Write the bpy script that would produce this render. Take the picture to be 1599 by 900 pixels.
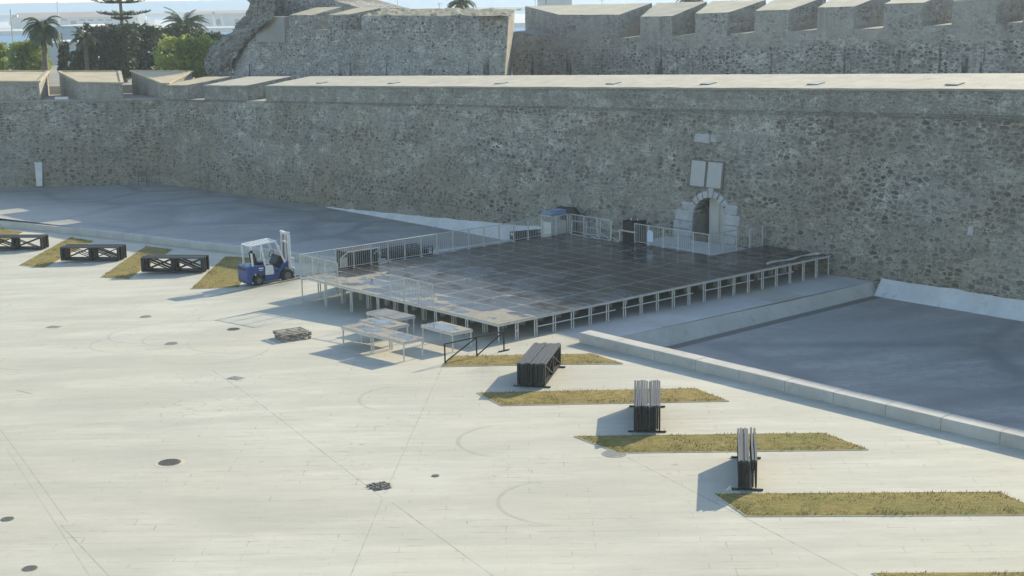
import bpy, bmesh, math, random
import numpy as np
from mathutils import Vector, Matrix, noise as mnoise
random.seed(7)
for o in list(bpy.data.objects): bpy.data.objects.remove(o)
SC = bpy.context.scene
COL = SC.collection
# ------------------------------------------------------------------ camera
Hc, PITCH, ROLL, FPX = 13.244, 0.199995, -0.0159103, 2260.08
cp, sp_ = math.cos(PITCH), math.sin(PITCH)
FW = Vector((0, cp, -sp_)); UP0 = Vector((0, sp_, cp)); RT0 = Vector((1, 0, 0))
RT = RT0*math.cos(ROLL)+UP0*math.sin(ROLL); UPV = -RT0*math.sin(ROLL)+UP0*math.cos(ROLL)
CAM = Vector((0, 0, Hc))
cam = bpy.data.cameras.new('camera'); cam.lens = 36*FPX/1599; cam.sensor_width = 36
cam.clip_start = 0.5; cam.clip_end = 60000
camo = bpy.data.objects.new('camera', cam); COL.objects.link(camo)
m = Matrix((RT, UPV, -FW)).transposed().to_4x4(); m.translation = CAM
camo.matrix_world = m; SC.camera = camo
# ------------------------------------------------------------------ light
SUN_AZ, SUN_EL = math.radians(42.0), math.radians(24.0)      # azimuth from +Y towards +X
w = bpy.data.worlds.new('World'); SC.world = w; w.use_nodes = True
nt = w.node_tree; bg = nt.nodes['Background']
sky = nt.nodes.new('ShaderNodeTexSky'); sky.sky_type = 'NISHITA'; sky.sun_disc = False
sky.sun_elevation = SUN_EL; sky.sun_rotation = SUN_AZ; sky.air_density = 1.0; sky.dust_density = 0.6; sky.ozone_density = 2.0
tn = nt.nodes.new('ShaderNodeMix'); tn.data_type = 'RGBA'; tn.blend_type = 'MULTIPLY'; tn.inputs[0].default_value = 1.0; tn.inputs[7].default_value = (1.06, 1.02, 0.95, 1)
nt.links.new(sky.outputs[0], tn.inputs[6]); nt.links.new(tn.outputs[2], bg.inputs[0]); bg.inputs[1].default_value = 0.15
sl = bpy.data.lights.new('sun', 'SUN'); sl.energy = 3.45; sl.angle = math.radians(0.5); sl.color = (1.0, 0.90, 0.68)
so = bpy.data.objects.new('sun', sl); COL.objects.link(so)
sd = Vector((math.sin(SUN_AZ)*math.cos(SUN_EL), math.cos(SUN_AZ)*math.cos(SUN_EL), math.sin(SUN_EL)))
so.rotation_euler = sd.to_track_quat('Z', 'Y').to_euler()
SC.view_settings.view_transform = 'Standard'; SC.view_settings.look = 'None'
SC.view_settings.gamma = 1; SC.view_settings.use_curve_mapping = False
SC.view_settings.exposure = 1.10
SC.render.engine = 'CYCLES'
SC.cycles.volume_bounces = 0; SC.cycles.volume_step_rate = 4; SC.cycles.max_bounces = 6

# ------------------------------------------------------------------ survey helpers (metres)
TH = 0.714237
F0 = Vector((-0.5538, 54.600)); U = Vector((math.cos(TH), math.sin(TH))); V = Vector((-math.sin(TH), math.cos(TH)))
def S(a, b, z=0.0):
    p = F0+U*a+V*b
    return Vector((p.x, p.y, z))
def st(P):
    d = Vector((P.x, P.y))-F0
    return d.dot(U), d.dot(V)
def ray(px, py): return FW+RT*((px-799.5)/FPX)-UPV*((py-450)/FPX)
def atz(px, py, z=0.0):
    d = ray(px, py); return CAM+d*((z-Hc)/d.z)
def atd(px, py, dist):                       # forward distance
    d = ray(px, py); return CAM+d*(dist/d.y)
def onA(px, py, A):
    d = ray(px, py); t = (A-(CAM.xy-F0).dot(U))/(d.xy.dot(U)); return CAM+d*t
def ss(x): x = max(0.0, min(1.0, x)); return x*x*(3-2*x)
def zp(a, b):                                # plaza / causeway height
    if b > 18.7: a = min(a, 0.5)
    bb = 0 if b < -2 else ((b+2)**2/12.0 if b < 4 else b-1.0)
    return -0.036*bb*(1-ss(a/8.0)) - 0.015*max(0, min(a, 15))
def G(px, py, dz=0.0):
    z = 0
    for _ in range(25):
        P = atz(px, py, z+dz); a, b = st(P); z = 0.5*z+0.5*zp(min(a, 0.5), b)
    P.z = z
    return P
def zwall(b): return 8.64-0.0333*max(b, -11)           # parapet top follows the ditch's fall; out-of-view stretch levelled to shorten its shadow
def zbase(b):
    if b < 0: return -0.2
    if b < 46.4: return -0.2-1.06*(b/46.4)
    return -1.26-0.42*(b-46.4)/21.3

# ------------------------------------------------------------------ mesh helpers
class MB:
    def __init__(s): s.v = []; s.f = []; s.mi = []
    def add(s, vs, fs, mi=0):
        n = len(s.v); s.v += [tuple(x) for x in vs]; s.f += [tuple(i+n for i in f) for f in fs]; s.mi += [mi]*len(fs)
    def box(s, x0, x1, y0, y1, z0, z1, M=None, mi=0):
        vs = [Vector((x, y, z)) for z in (z0, z1) for x, y in ((x0, y0), (x1, y0), (x1, y1), (x0, y1))]
        if M is not None: vs = [M @ q for q in vs]
        s.add(vs, [(0, 3, 2, 1), (4, 5, 6, 7), (0, 1, 5, 4), (1, 2, 6, 5), (2, 3, 7, 6), (3, 0, 4, 7)], mi)
    def hexa(s, bot, top, mi=0):              # 4 bottom, 4 top points, counter-clockwise
        n = len(bot); vs = list(bot)+list(top)
        fs = [tuple(reversed(range(n))), tuple(range(n, 2*n))]+[(i, (i+1) % n, n+(i+1) % n, n+i) for i in range(n)]
        s.add(vs, fs, mi)
    def tube(s, p, q, r, n=6, r2=None, mi=0, cap=True):
        p = Vector(p); q = Vector(q); d = (q-p)
        if d.length < 1e-6: return
        d.normalize(); a = d.orthogonal().normalized(); b = d.cross(a); r2 = r if r2 is None else r2
        vs = []
        for c, rr in ((p, r), (q, r2)):
            for i in range(n):
                t = 2*math.pi*(i+0.5)/n; vs.append(c+a*math.cos(t)*rr+b*math.sin(t)*rr)
        fs = [(i, (i+1) % n, n+(i+1) % n, n+i) for i in range(n)]
        if cap: fs += [tuple(reversed(range(n))), tuple(range(n, 2*n))]
        s.add(vs, fs, mi)
    def bar(s, p, q, w, h=None, mi=0):        # rectangular bar
        p = Vector(p); q = Vector(q); h = h or w; d = (q-p).normalized()
        up = Vector((0, 0, 1)) if abs(d.z) < 0.95 else Vector((1, 0, 0))
        a = d.cross(up).normalized()*w/2; b = a.cross(d).normalized()*h/2
        vs = [c+x for c in (p, q) for x in (-a-b, a-b, a+b, -a+b)]
        s.add(vs, [(3, 2, 1, 0), (4, 5, 6, 7), (0, 1, 5, 4), (1, 2, 6, 5), (2, 3, 7, 6), (3, 0, 4, 7)], mi)
    def disc(s, c, r, z0, z1, n=20, mi=0):
        s.tube((c[0], c[1], z0), (c[0], c[1], z1), r, n, mi=mi)
    def mesh(s, name, mats, smooth=False):
        me = bpy.data.meshes.new(name); me.from_pydata(s.v, [], s.f); me.validate()
        for mm in (mats if isinstance(mats, (list, tuple)) else [mats]): me.materials.append(mm)
        if len(me.polygons) == len(s.mi):
            me.polygons.foreach_set('material_index', s.mi)
        if smooth: me.polygons.foreach_set('use_smooth', [True]*len(me.polygons))
        bm = bmesh.new(); bm.from_mesh(me); bmesh.ops.recalc_face_normals(bm, faces=bm.faces); bm.to_mesh(me); bm.free()
        return me
    def build(s, name, mats, parent=None, smooth=False, bevel=0):
        me = s.mesh(name, mats, smooth); o = bpy.data.objects.new(name, me); COL.objects.link(o)
        if parent: o.parent = parent
        if bevel:
            bv = o.modifiers.new('bevel', 'BEVEL'); bv.width = bevel; bv.segments = 2; bv.limit_method = 'ANGLE'
        return o
def tag(o, label=None, cat=None, group=None, kind=None):
    if label: o['label'] = label
    if cat: o['category'] = cat
    if group: o['group'] = group
    if kind: o['kind'] = kind
    return o
def thing(name, label, cat, loc=(0, 0, 0), rz=0.0, group=None):
    o = bpy.data.objects.new(name, None); COL.objects.link(o); o.location = loc; o.rotation_euler = (0, 0, rz)
    o.empty_display_size = 0.2
    return tag(o, label, cat, group)
def inst(name, me, parent, loc=(0, 0, 0), rot=(0, 0, 0), scale=(1, 1, 1)):
    o = bpy.data.objects.new(name, me); COL.objects.link(o); o.parent = parent
    o.location = loc; o.rotation_euler = rot; o.scale = scale
    return o

# ------------------------------------------------------------------ materials
class NT:
    def __init__(s, name):
        s.m = bpy.data.materials.new(name); s.m.use_nodes = True; s.t = s.m.node_tree
        s.b = s.t.nodes['Principled BSDF']; s.o = s.t.nodes['Material Output']
    def n(s, typ, **kw):
        x = s.t.nodes.new(typ)
        for k, v in kw.items(): setattr(x, k, v)
        return x
    def l(s, a, b): s.t.links.new(a, b)
    def setv(s, sock, v):
        if hasattr(v, 'is_linked') or hasattr(v, 'links'): s.l(v, sock)
        else: sock.default_value = v
    def math(s, op, a, b=None, c=None, clamp=False):
        x = s.n('ShaderNodeMath', operation=op); x.use_clamp = clamp
        for i, q in enumerate((a, b, c)):
            if q is not None: s.setv(x.inputs[i], q)
        return x.outputs[0]
    def pos(s, loc=(0, 0, 0), rot=0.0, scale=(1, 1, 1), obj=False):
        g = s.n('ShaderNodeTexCoord').outputs['Object'] if obj else s.n('ShaderNodeNewGeometry').outputs['Position']
        mp = s.n('ShaderNodeMapping', vector_type='POINT'); s.l(g, mp.inputs[0])
        mp.inputs['Location'].default_value = loc; mp.inputs['Rotation'].default_value = (0, 0, rot); mp.inputs['Scale'].default_value = scale
        return mp.outputs[0]
    def scl(s, v, scale):
        mp = s.n('ShaderNodeMapping'); s.l(v, mp.inputs[0]); mp.inputs['Scale'].default_value = scale; return mp.outputs[0]
    def noise(s, v, scale, detail=4, rough=0.55, dist=0.0):
        x = s.n('ShaderNodeTexNoise'); s.l(v, x.inputs['Vector']); x.inputs['Scale'].default_value = scale
        x.inputs['Detail'].default_value = detail; x.inputs['Roughness'].default_value = rough; x.inputs['Distortion'].default_value = dist
        return x.outputs['Fac']
    def vor(s, v, scale, feature='F1', rnd=1.0):
        x = s.n('ShaderNodeTexVoronoi', feature=feature); s.l(v, x.inputs['Vector']); x.inputs['Scale'].default_value = scale
        x.inputs['Randomness'].default_value = rnd
        return x
    def ramp(s, f, stops, interp='LINEAR'):
        x = s.n('ShaderNodeValToRGB'); s.l(f, x.inputs[0]); cr = x.color_ramp; cr.interpolation = interp
        while len(cr.elements) < len(stops): cr.elements.new(0.5)
        for e, (p, c) in zip(cr.elements, stops):
            e.position = p; e.color = (c if isinstance(c, (tuple, list)) else (c, c, c)) + ((1,) if not isinstance(c, (tuple, list)) or len(c) == 3 else ())
        return x.outputs[0]
    def mix(s, f, a, b, mode='MIX'):
        x = s.n('ShaderNodeMix', data_type='RGBA', blend_type=mode)
        s.setv(x.inputs[0], f)
        for sock, v in ((x.inputs[6], a), (x.inputs[7], b)):
            if isinstance(v, (tuple, list)): sock.default_value = tuple(v)+(1,)
            else: s.l(v, sock)
        return x.outputs[2]
    def sep(s, v):
        x = s.n('ShaderNodeSeparateXYZ'); s.l(v, x.inputs[0]); return x.outputs
    def bump(s, h, strength=0.3, dist=0.05):
        x = s.n('ShaderNodeBump'); s.l(h, x.inputs['Height']); x.inputs['Strength'].default_value = strength; x.inputs['Distance'].default_value = dist
        s.l(x.outputs[0], s.b.inputs['Normal'])
    def fin(s, col=None, rough=0.8, metal=0.0, spec=None):
        if col is not None: s.setv(s.b.inputs['Base Color'], tuple(col)+(1,) if isinstance(col, (tuple, list)) else col)
        s.setv(s.b.inputs['Roughness'], rough); s.setv(s.b.inputs['Metallic'], metal)
        if spec is not None: s.setv(s.b.inputs['Specular IOR Level'], spec)
        return s.m

def simple(name, col, rough=0.6, metal=0.0, var=0.25, scale=6.0, dirt=None, obj=False):
    t = NT(name); v = t.pos(obj=obj); n = t.noise(v, scale, 5, 0.6)
    c = t.mix(t.ramp(n, [(0.3, 0.0), (0.7, 1.0)]), tuple(x*(1-var) for x in col), tuple(min(1, x*(1+var)) for x in col))
    if dirt:
        n2 = t.noise(v, scale*3.1, 4, 0.7); c = t.mix(t.ramp(n2, [(0.52, 0.0), (0.68, 0.8)]), c, dirt)
    r = t.math('MULTIPLY_ADD', n, 0.25, rough-0.12)
    return t.fin(c, r, metal)

def rubble(name, mortar=(0.50, 0.475, 0.395), dark=(0.075, 0.07, 0.062), mid=(0.29, 0.265, 0.215), plaster_z=None, stain=0.35, dens=1.0, scale=1.0, warm=True, streak=0.0):
    t = NT(name); v = t.pos(rot=-TH, scale=(1, 1, 1))
    vv = t.scl(v, (1, 1, 1.7))
    nn = t.n('ShaderNodeTexNoise'); t.l(vv, nn.inputs['Vector']); nn.inputs['Scale'].default_value = 4.0; nn.inputs['Detail'].default_value = 5
    off = t.n('ShaderNodeVectorMath', operation='SCALE'); t.l(nn.outputs['Color'], off.inputs[0]); off.inputs[3].default_value = 0.22
    ad = t.n('ShaderNodeVectorMath', operation='ADD'); t.l(vv, ad.inputs[0]); t.l(off.outputs[0], ad.inputs[1]); vd = ad.outputs[0]
    big = t.noise(v, 0.22, 4, 0.6); big2 = t.noise(v, 0.9, 5, 0.65); fine = t.noise(v, 9, 5, 0.7)
    # blocky stones of two sizes with mortar between them
    v1 = t.vor(vd, 2.5*scale, rnd=0.72); e1 = t.vor(vd, 2.5*scale, 'DISTANCE_TO_EDGE', rnd=0.72).outputs[0]
    v2 = t.vor(vd, 7.0*scale); e2 = t.vor(vd, 7.0*scale, 'DISTANCE_TO_EDGE').outputs[0]
    s1 = t.sep(v1.outputs['Color']); s2 = t.sep(v2.outputs['Color'])
    sel1 = t.ramp(t.math('ADD', t.math('MULTIPLY', s1[0], 0.55), t.math('ADD', t.math('MULTIPLY', big, 0.85), t.math('MULTIPLY_ADD', t.noise(t.scl(v, (.15, .15, 1.6)), 1.0, 3, 0.6), 0.9, -0.40))), [(0.64, 0.0), (0.71, 1.0)])
    sel2 = t.ramp(t.math('ADD', t.math('MULTIPLY', s2[1], 0.6), t.math('MULTIPLY', big2, 0.9)), [(0.66, 0.0), (0.76, 1.0)])
    wob = t.math('MULTIPLY_ADD', fine, 0.16, 0.0)
    m1 = t.math('MULTIPLY', t.ramp(t.math('SUBTRACT', e1, wob), [(0.0, 0.0), (0.07, 1.0)]), sel1)
    rd1 = t.math('SUBTRACT', t.math('MULTIPLY_ADD', s1[1], 0.26, 0.42), t.math('ADD', v1.outputs['Distance'], t.math('MULTIPLY', fine, 0.12)))
    m1 = t.math('MULTIPLY', m1, t.ramp(rd1, [(0.0, 0.0), (0.08, 1.0)]))
    m2 = t.math('MULTIPLY', t.ramp(t.math('SUBTRACT', e2, wob), [(0.0, 0.0), (0.09, 1.0)]), sel2)
    mort = t.mix(t.ramp(big2, [(0.38, 0.0), (0.62, 1.0)]), tuple(x*0.55 for x in mortar), mortar)
    mort = t.mix(t.ramp(fine, [(0.38, 0.0), (0.60, 1.0)]), tuple(x*0.42 for x in mortar), mort)
    mort = t.mix(t.math('MULTIPLY', s2[0], 0.35), mort, mid)
    lightp = t.noise(t.scl(v, (1, 1, 2.0)), 0.75, 7, 0.75)
    mort = t.mix(t.ramp(lightp, [(0.50, 0.0), (0.62, 0.5)]), mort, tuple(min(1, x*1.4) for x in mortar))
    c2 = t.mix(s2[2], dark, mid); c1 = t.mix(s1[2], tuple(x*0.9 for x in dark), tuple(x*0.85 for x in mid))
    if warm:
        wn = t.noise(v, 0.16, 3, 0.5)
        c1 = t.mix(t.ramp(wn, [(0.45, 0.0), (0.62, 0.6)]), c1, (0.16, 0.12, 0.08))
        mort = t.mix(t.ramp(wn, [(0.42, 0.0), (0.65, 0.45)]), mort, (0.30, 0.25, 0.16))
        lowz = t.ramp(t.math('MULTIPLY_ADD', t.math('ADD', t.sep(v)[2], t.math('MULTIPLY_ADD', big, 5.0, -2.5)), 0.12, 0.3), [(0.2, 0.65), (0.75, 0.0)])
        mort = t.mix(lowz, mort, (0.27, 0.22, 0.14))
        band = t.noise(t.scl(v, (.12, .12, 2.4)), 1.0, 3, 0.6)
        mort = t.mix(t.ramp(band, [(0.5, 0.0), (0.62, 0.35)]), mort, (0.25, 0.24, 0.21))
    c = t.mix(t.math('MULTIPLY', m2, 0.85), mort, c2); c = t.mix(t.math('MULTIPLY', m1, 0.95), c, c1)
    # repaired areas of slightly different tone, and open course joints
    rp = t.vor(t.scl(vd, (1, 1, 1.2)), 0.33, rnd=1.0); rt_ = t.sep(rp.outputs['Color'])
    c = t.mix(t.ramp(rt_[0], [(0.50, 0.0), (0.66, 0.28)]), c, tuple(x*0.42 for x in mortar))
    c = t.mix(t.ramp(rt_[1], [(0.68, 0.0), (0.80, 0.14)]), c, tuple(min(1, x*1.1) for x in mortar))
    cj = t.noise(t.scl(vd, (.14, .14, 3.2)), 1.25, 3, 0.7); ck = t.noise(v, 0.6, 3, 0.6)
    cj = t.math('MULTIPLY', t.ramp(t.math('ABSOLUTE', t.math('SUBTRACT', cj, 0.5)), [(0.0, 0.75), (0.022, 0.0)]), t.ramp(ck, [(0.45, 0.0), (0.55, 1.0)]))
    c = t.mix(cj, c, tuple(x*0.22 for x in mortar))
    h = t.math('ADD', t.math('MULTIPLY', m1, -0.6), t.math('MULTIPLY', m2, -0.5)); h = t.math('ADD', h, t.math('MULTIPLY', fine, 1.2))
    z = t.sep(v)[2]; y = t.sep(v)[1]
    if plaster_z is not None:
        # plaster above a height that follows the fall of the wall
        zz = t.math('ADD', z, t.math('MULTIPLY', t.math('SUBTRACT', y, plaster_z[2]), 0.0333))
        pm = t.math('ADD', t.math('SUBTRACT', zz, plaster_z[0]), t.math('MULTIPLY_ADD', big2, plaster_z[1], -0.5*plaster_z[1]))
        pm = t.ramp(t.math('MULTIPLY_ADD', pm, 1.0, 0.5, clamp=True), [(0.3, 0.0), (0.7, 1.0)])
        pc = t.mix(t.ramp(fine, [(0.35, 0), (0.65, 1)]), (0.34, 0.325, 0.285), (0.48, 0.455, 0.395))
        pc = t.mix(t.ramp(big2, [(0.3, 0.0), (0.75, 0.8)]), pc, (0.30, 0.28, 0.235))
        keep = t.ramp(t.noise(v, 0.5, 5, 0.7), [(0.42, 0.25), (0.6, 1.0)])
        c = t.mix(t.math('MULTIPLY', pm, keep), c, pc)
    if stain:
        sn = t.noise(t.scl(v, (1, 1, 0.12)), 1.3, 5, 0.65); sb = t.noise(v, 0.3, 3, 0.5)
        sm = t.math('MULTIPLY', t.ramp(sn, [(0.5, 0.0), (0.68, 1.0)]), t.ramp(sb, [(0.4, 0.0), (0.65, stain)]))
        c = t.mix(sm, c, (0.11, 0.105, 0.09))
    if streak:
        sn = t.noise(t.scl(v, (1, 1, 0.05)), 1.1, 4, 0.6)
        zz = t.math('ADD', z, t.math('MULTIPLY', y, 0.0333))
        top = t.math('ADD', zz, t.math('MULTIPLY', t.noise(t.scl(v, (1, 1, 0)), 1.5, 2, 0.5), 3.0))
        msk = t.ramp(t.math('MULTIPLY_ADD', top, 0.07, 0), [(0.84, 1.0), (0.93, 0.0)])
        c = t.mix(t.math('MULTIPLY', t.math('MULTIPLY', t.ramp(sn, [(0.58, 0.0), (0.64, 1.0)]), msk), streak), c, (0.045, 0.043, 0.042))
        # courses of small put-log holes
        hl = t.scl(v, (1, 1, 1)); 
    t.bump(h, 0.8, 0.09)
    return t.fin(c, 0.93, spec=0.2)

def concrete(name, a=(0.44, 0.42, 0.37), b=(0.30, 0.285, 0.25), scale=0.6, stains=0.5, bumpd=0.01, streaky=False):
    t = NT(name); v = t.pos(); n = t.noise(t.scl(v, (1, 1, 0.3)) if streaky else v, scale, 7, 0.62); f = t.noise(v, 14, 4, 0.7); g = t.noise(v, 2.5, 6, 0.7)
    c = t.mix(t.ramp(n, [(0.3, 0.0), (0.7, 1.0)]), b, a)
    c = t.mix(t.ramp(g, [(0.56, 0.0), (0.72, stains)]), c, tuple(x*0.4 for x in b))
    c = t.mix(t.math('MULTIPLY', f, 0.25), c, tuple(x*0.6 for x in a))
    t.bump(t.math('ADD', f, g), 0.4, bumpd)
    return t.fin(c, 0.85)

def ground_mat():
    t = NT('pale_paving'); v = t.pos(); x, y, z = t.sep(v)
    big = t.noise(v, 0.07, 5, 0.6); n1 = t.noise(t.scl(v, (0.25, 1.6, 1)), 0.9, 6, 0.65); n2 = t.noise(v, 1.2, 7, 0.7); fine = t.noise(v, 22, 3, 0.6)
    c = t.mix(t.ramp(n1, [(0.30, 0.0), (0.70, 1.0)]), (0.43, 0.41, 0.325), (0.54, 0.515, 0.41))
    c = t.mix(t.ramp(big, [(0.42, 0.0), (0.66, 0.5)]), c, (0.47, 0.405, 0.295))
    c = t.mix(t.ramp(n2, [(0.52, 0.0), (0.75, 0.35)]), c, (0.34, 0.32, 0.26))
    sm = t.noise(t.scl(v, (0.35, 1.3, 1)), 0.35, 6, 0.7)
    c = t.mix(t.ramp(sm, [(0.47, 0.0), (0.66, 0.65)]), c, (0.37, 0.35, 0.285))
    c = t.mix(t.math('MULTIPLY', fine, 0.22), c, (0.33, 0.31, 0.27))
    # long paving slabs with tight joints, only here and there open
    def bricks(vec, w, h, mort, off):
        b = t.n('ShaderNodeTexBrick'); t.l(vec, b.inputs['Vector']); b.inputs['Scale'].default_value = 1
        b.inputs['Brick Width'].default_value = w; b.inputs['Row Height'].default_value = h; b.inputs['Mortar Size'].default_value = mort
        b.inputs['Mortar Smooth'].default_value = 0.3; b.offset = off
        b.inputs['Color1'].default_value = (0.2, 0.2, 0.2, 1); b.inputs['Color2'].default_value = (0.9, 0.9, 0.9, 1)
        return b
    wob = t.noise(v, 0.8, 2, 0.5)
    b1 = bricks(t.pos(rot=0.01), 1.6, 0.42, 0.018, 0.37)
    tone = t.sep(b1.outputs['Color'])[0]
    c = t.mix(t.math('MULTIPLY', tone, 0.14), c, (0.36, 0.345, 0.30))
    jm = t.noise(v, 0.45, 5, 0.8); j2 = t.noise(v, 2.2, 3, 0.6)
    jmask = t.math('MULTIPLY', t.ramp(jm, [(0.46, 0.04), (0.60, 0.55)]), t.ramp(j2, [(0.42, 0.12), (0.56, 1.0)]))
    c = t.mix(t.math('MULTIPLY', b1.outputs['Fac'], jmask), c, (0.12, 0.11, 0.095))
    # expansion joints
    def line(p, q, wd, strength, both=True):
        nonlocal c
        p = Vector(p); q = Vector(q); d = (q-p); L = d.length; d.normalize(); nx, ny = -d.y, d.x
        dist = t.math('ABSOLUTE', t.math('ADD', t.math('ADD', t.math('MULTIPLY', x, nx), t.math('MULTIPLY', y, ny)), -(p.x*nx+p.y*ny)+0))
        dist = t.math('ADD', dist, t.math('MULTIPLY_ADD', t.noise(v, 5, 2, 0.5), 0.05, -0.025))
        al = t.math('ADD', t.math('ADD', t.math('MULTIPLY', x, d.x), t.math('MULTIPLY', y, d.y)), -(p.x*d.x+p.y*d.y))
        ins = t.math('MULTIPLY', t.math('GREATER_THAN', al, 0.0), t.math('LESS_THAN', al, L))
        mk = t.math('MULTIPLY', t.math('LESS_THAN', dist, wd), ins)
        mk = t.math('MULTIPLY', mk, t.math('MULTIPLY', t.ramp(t.noise(v, 1.7, 4, 0.7), [(0.35, 0.35), (0.6, 1.0)]), strength))
        c = t.mix(mk, c, (0.13, 0.12, 0.105))
    def arc(px, py, rx, r, wd, a0, a1, strength):
        nonlocal c
        P = atz(px, py, 0); 
        dx = t.math('SUBTRACT', x, P.x); dy = t.math('SUBTRACT', y, P.y)
        rr = t.math('SQRT', t.math('ADD', t.math('MULTIPLY', dx, dx), t.math('MULTIPLY', dy, dy)))
        ds = t.math('ABSOLUTE', t.math('SUBTRACT', rr, r))
        k = t.ramp(t.math('DIVIDE', ds, wd), [(0.4, 1.0), (1.0, 0.0)])
        an = t.math('ARCTAN2', dy, dx)
        an = t.math('FRACT', t.math('MULTIPLY', t.math('SUBTRACT', an, a0), 1/(2*math.pi)))
        lim = ((a1-a0) % (2*math.pi))/(2*math.pi)
        k = t.math('MULTIPLY', k, t.ramp(t.math('DIVIDE', an, lim), [(0.0, 0.0), (0.25, 1.0), (0.75, 1.0), (0.999, 0.0)]))
        k = t.math('MULTIPLY', k, t.math('MULTIPLY_ADD', t.noise(v, 3, 3, 0.6), strength, 0))
        c = t.mix(k, c, (0.20, 0.19, 0.175))
    LN = [((597, 778), (330, 572), 0.014, 0.6), ((612, 785), (770, 900), 0.014, 0.65), ((690, 575), (600, 772), 0.012, 0.5), ((597, 780), (545, 905), 0.012, 0.5),
          ((980, 715), (1340, 900), 0.02, 0.55), ((0, 668), (105, 815), 0.018, 0.45), ((95, 820), (175, 905), 0.018, 0.5), ((10, 700), (140, 900), 0.015, 0.35),
          ((400, 815), (1100, 808), 0.012, 0.4), ((690, 712), (900, 712), 0.012, 0.4), ((0, 612), (50, 605), 0.02, 0.7), ((25, 600), (50, 607), 0.03, 0.8), ((420, 470), (300, 512), 0.02, 0.3)]
    for p, q, wd, s_ in LN:
        P, Q = atz(*p), atz(*q); line((P.x, P.y), (Q.x, Q.y), wd, s_)
    ra = math.radians
    for (px, py, R_, wd, a0, a1, s_) in [(880, 783, 1.75, 0.08, ra(100), ra(265), 0.75), (800, 688, 1.65, 0.09, ra(95), ra(265), 0.8), (640, 622, 1.7, 0.08, ra(95), ra(260), 0.7),
                                       (245, 505, 2.0, 0.07, ra(60), ra(300), 0.7), (280, 515, 1.5, 0.06, ra(90), ra(330), 0.7), (330, 540, 2.2, 0.07, ra(200), ra(20), 0.7),
                                       (60, 548, 1.6, 0.07, ra(120), ra(320), 0.6), (215, 520, 1.9, 0.06, ra(120), ra(350), 0.6), (345, 480, 1.0, 0.05, ra(60), ra(260), 0.7), (395, 520, 2.6, 0.06, ra(150), ra(300), 0.6)]:
        arc(px, py, 0, R_, wd, a0, a1, s_)
    # crumbled rough patches
    for (px, py, R_) in [(335, 630, 2.1), (300, 640, 1.4), (560, 735, 0.9), (540, 700, 1.2), (620, 660, 1.0), (820, 740, 1.6), (320, 590, 1.3)]:
        P = atz(px, py, 0)
        dx = t.math('MULTIPLY', t.math('SUBTRACT', x, P.x), 0.8); dy = t.math('MULTIPLY', t.math('SUBTRACT', y, P.y), 0.8)
        rr = t.math('SQRT', t.math('ADD', t.math('MULTIPLY', dx, dx), t.math('MULTIPLY', dy, dy)))
        k = t.ramp(t.math('DIVIDE', rr, R_), [(0.3, 1.0), (1.0, 0.0)])
        e = t.vor(t.scl(v, (0.45, 1.5, 1)), 2.6, 'DISTANCE_TO_EDGE').outputs[0]
        k = t.math('MULTIPLY', k, t.math('MULTIPLY', t.ramp(e, [(0.0, 0.85), (0.035, 0.0)]), t.ramp(t.noise(v, 1.9, 3, 0.6), [(0.47, 0.0), (0.58, 1.0)])))
        c = t.mix(k, c, (0.19, 0.18, 0.16))
    # small dark pits
    pv = t.vor(t.scl(v, (0.5, 1.6, 1)), 0.85); pc = t.sep(pv.outputs['Color'])
    pk = t.math('MULTIPLY', t.math('LESS_THAN', pv.outputs['Distance'], t.math('MULTIPLY', pc[0], 0.055)), t.math('GREATER_THAN', pc[1], 0.45))
    c = t.mix(t.math('MULTIPLY', pk, 0.7), c, (0.16, 0.15, 0.13))
    st1 = t.noise(t.scl(v, (0.22, 3.2, 1)), 1.1, 5, 0.7); st2 = t.noise(v, 0.28, 4, 0.6)
    c = t.mix(t.math('MULTIPLY', t.ramp(st1, [(0.60, 0.0), (0.70, 0.35)]), t.ramp(st2, [(0.42, 0.15), (0.6, 1.0)])), c, (0.27, 0.255, 0.21))
    st3 = t.noise(t.scl(v, (0.6, 1.6, 1)), 0.16, 5, 0.65)
    c = t.mix(t.ramp(st3, [(0.45, 0.0), (0.60, 0.42)]), c, (0.33, 0.31, 0.25))
    # washed under the stage: a little damp
    t.bump(t.math('ADD', fine, t.math('MULTIPLY', b1.outputs['Fac'], -0.8)), 0.25, 0.01)
    return t.fin(c, 0.88)

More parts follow.
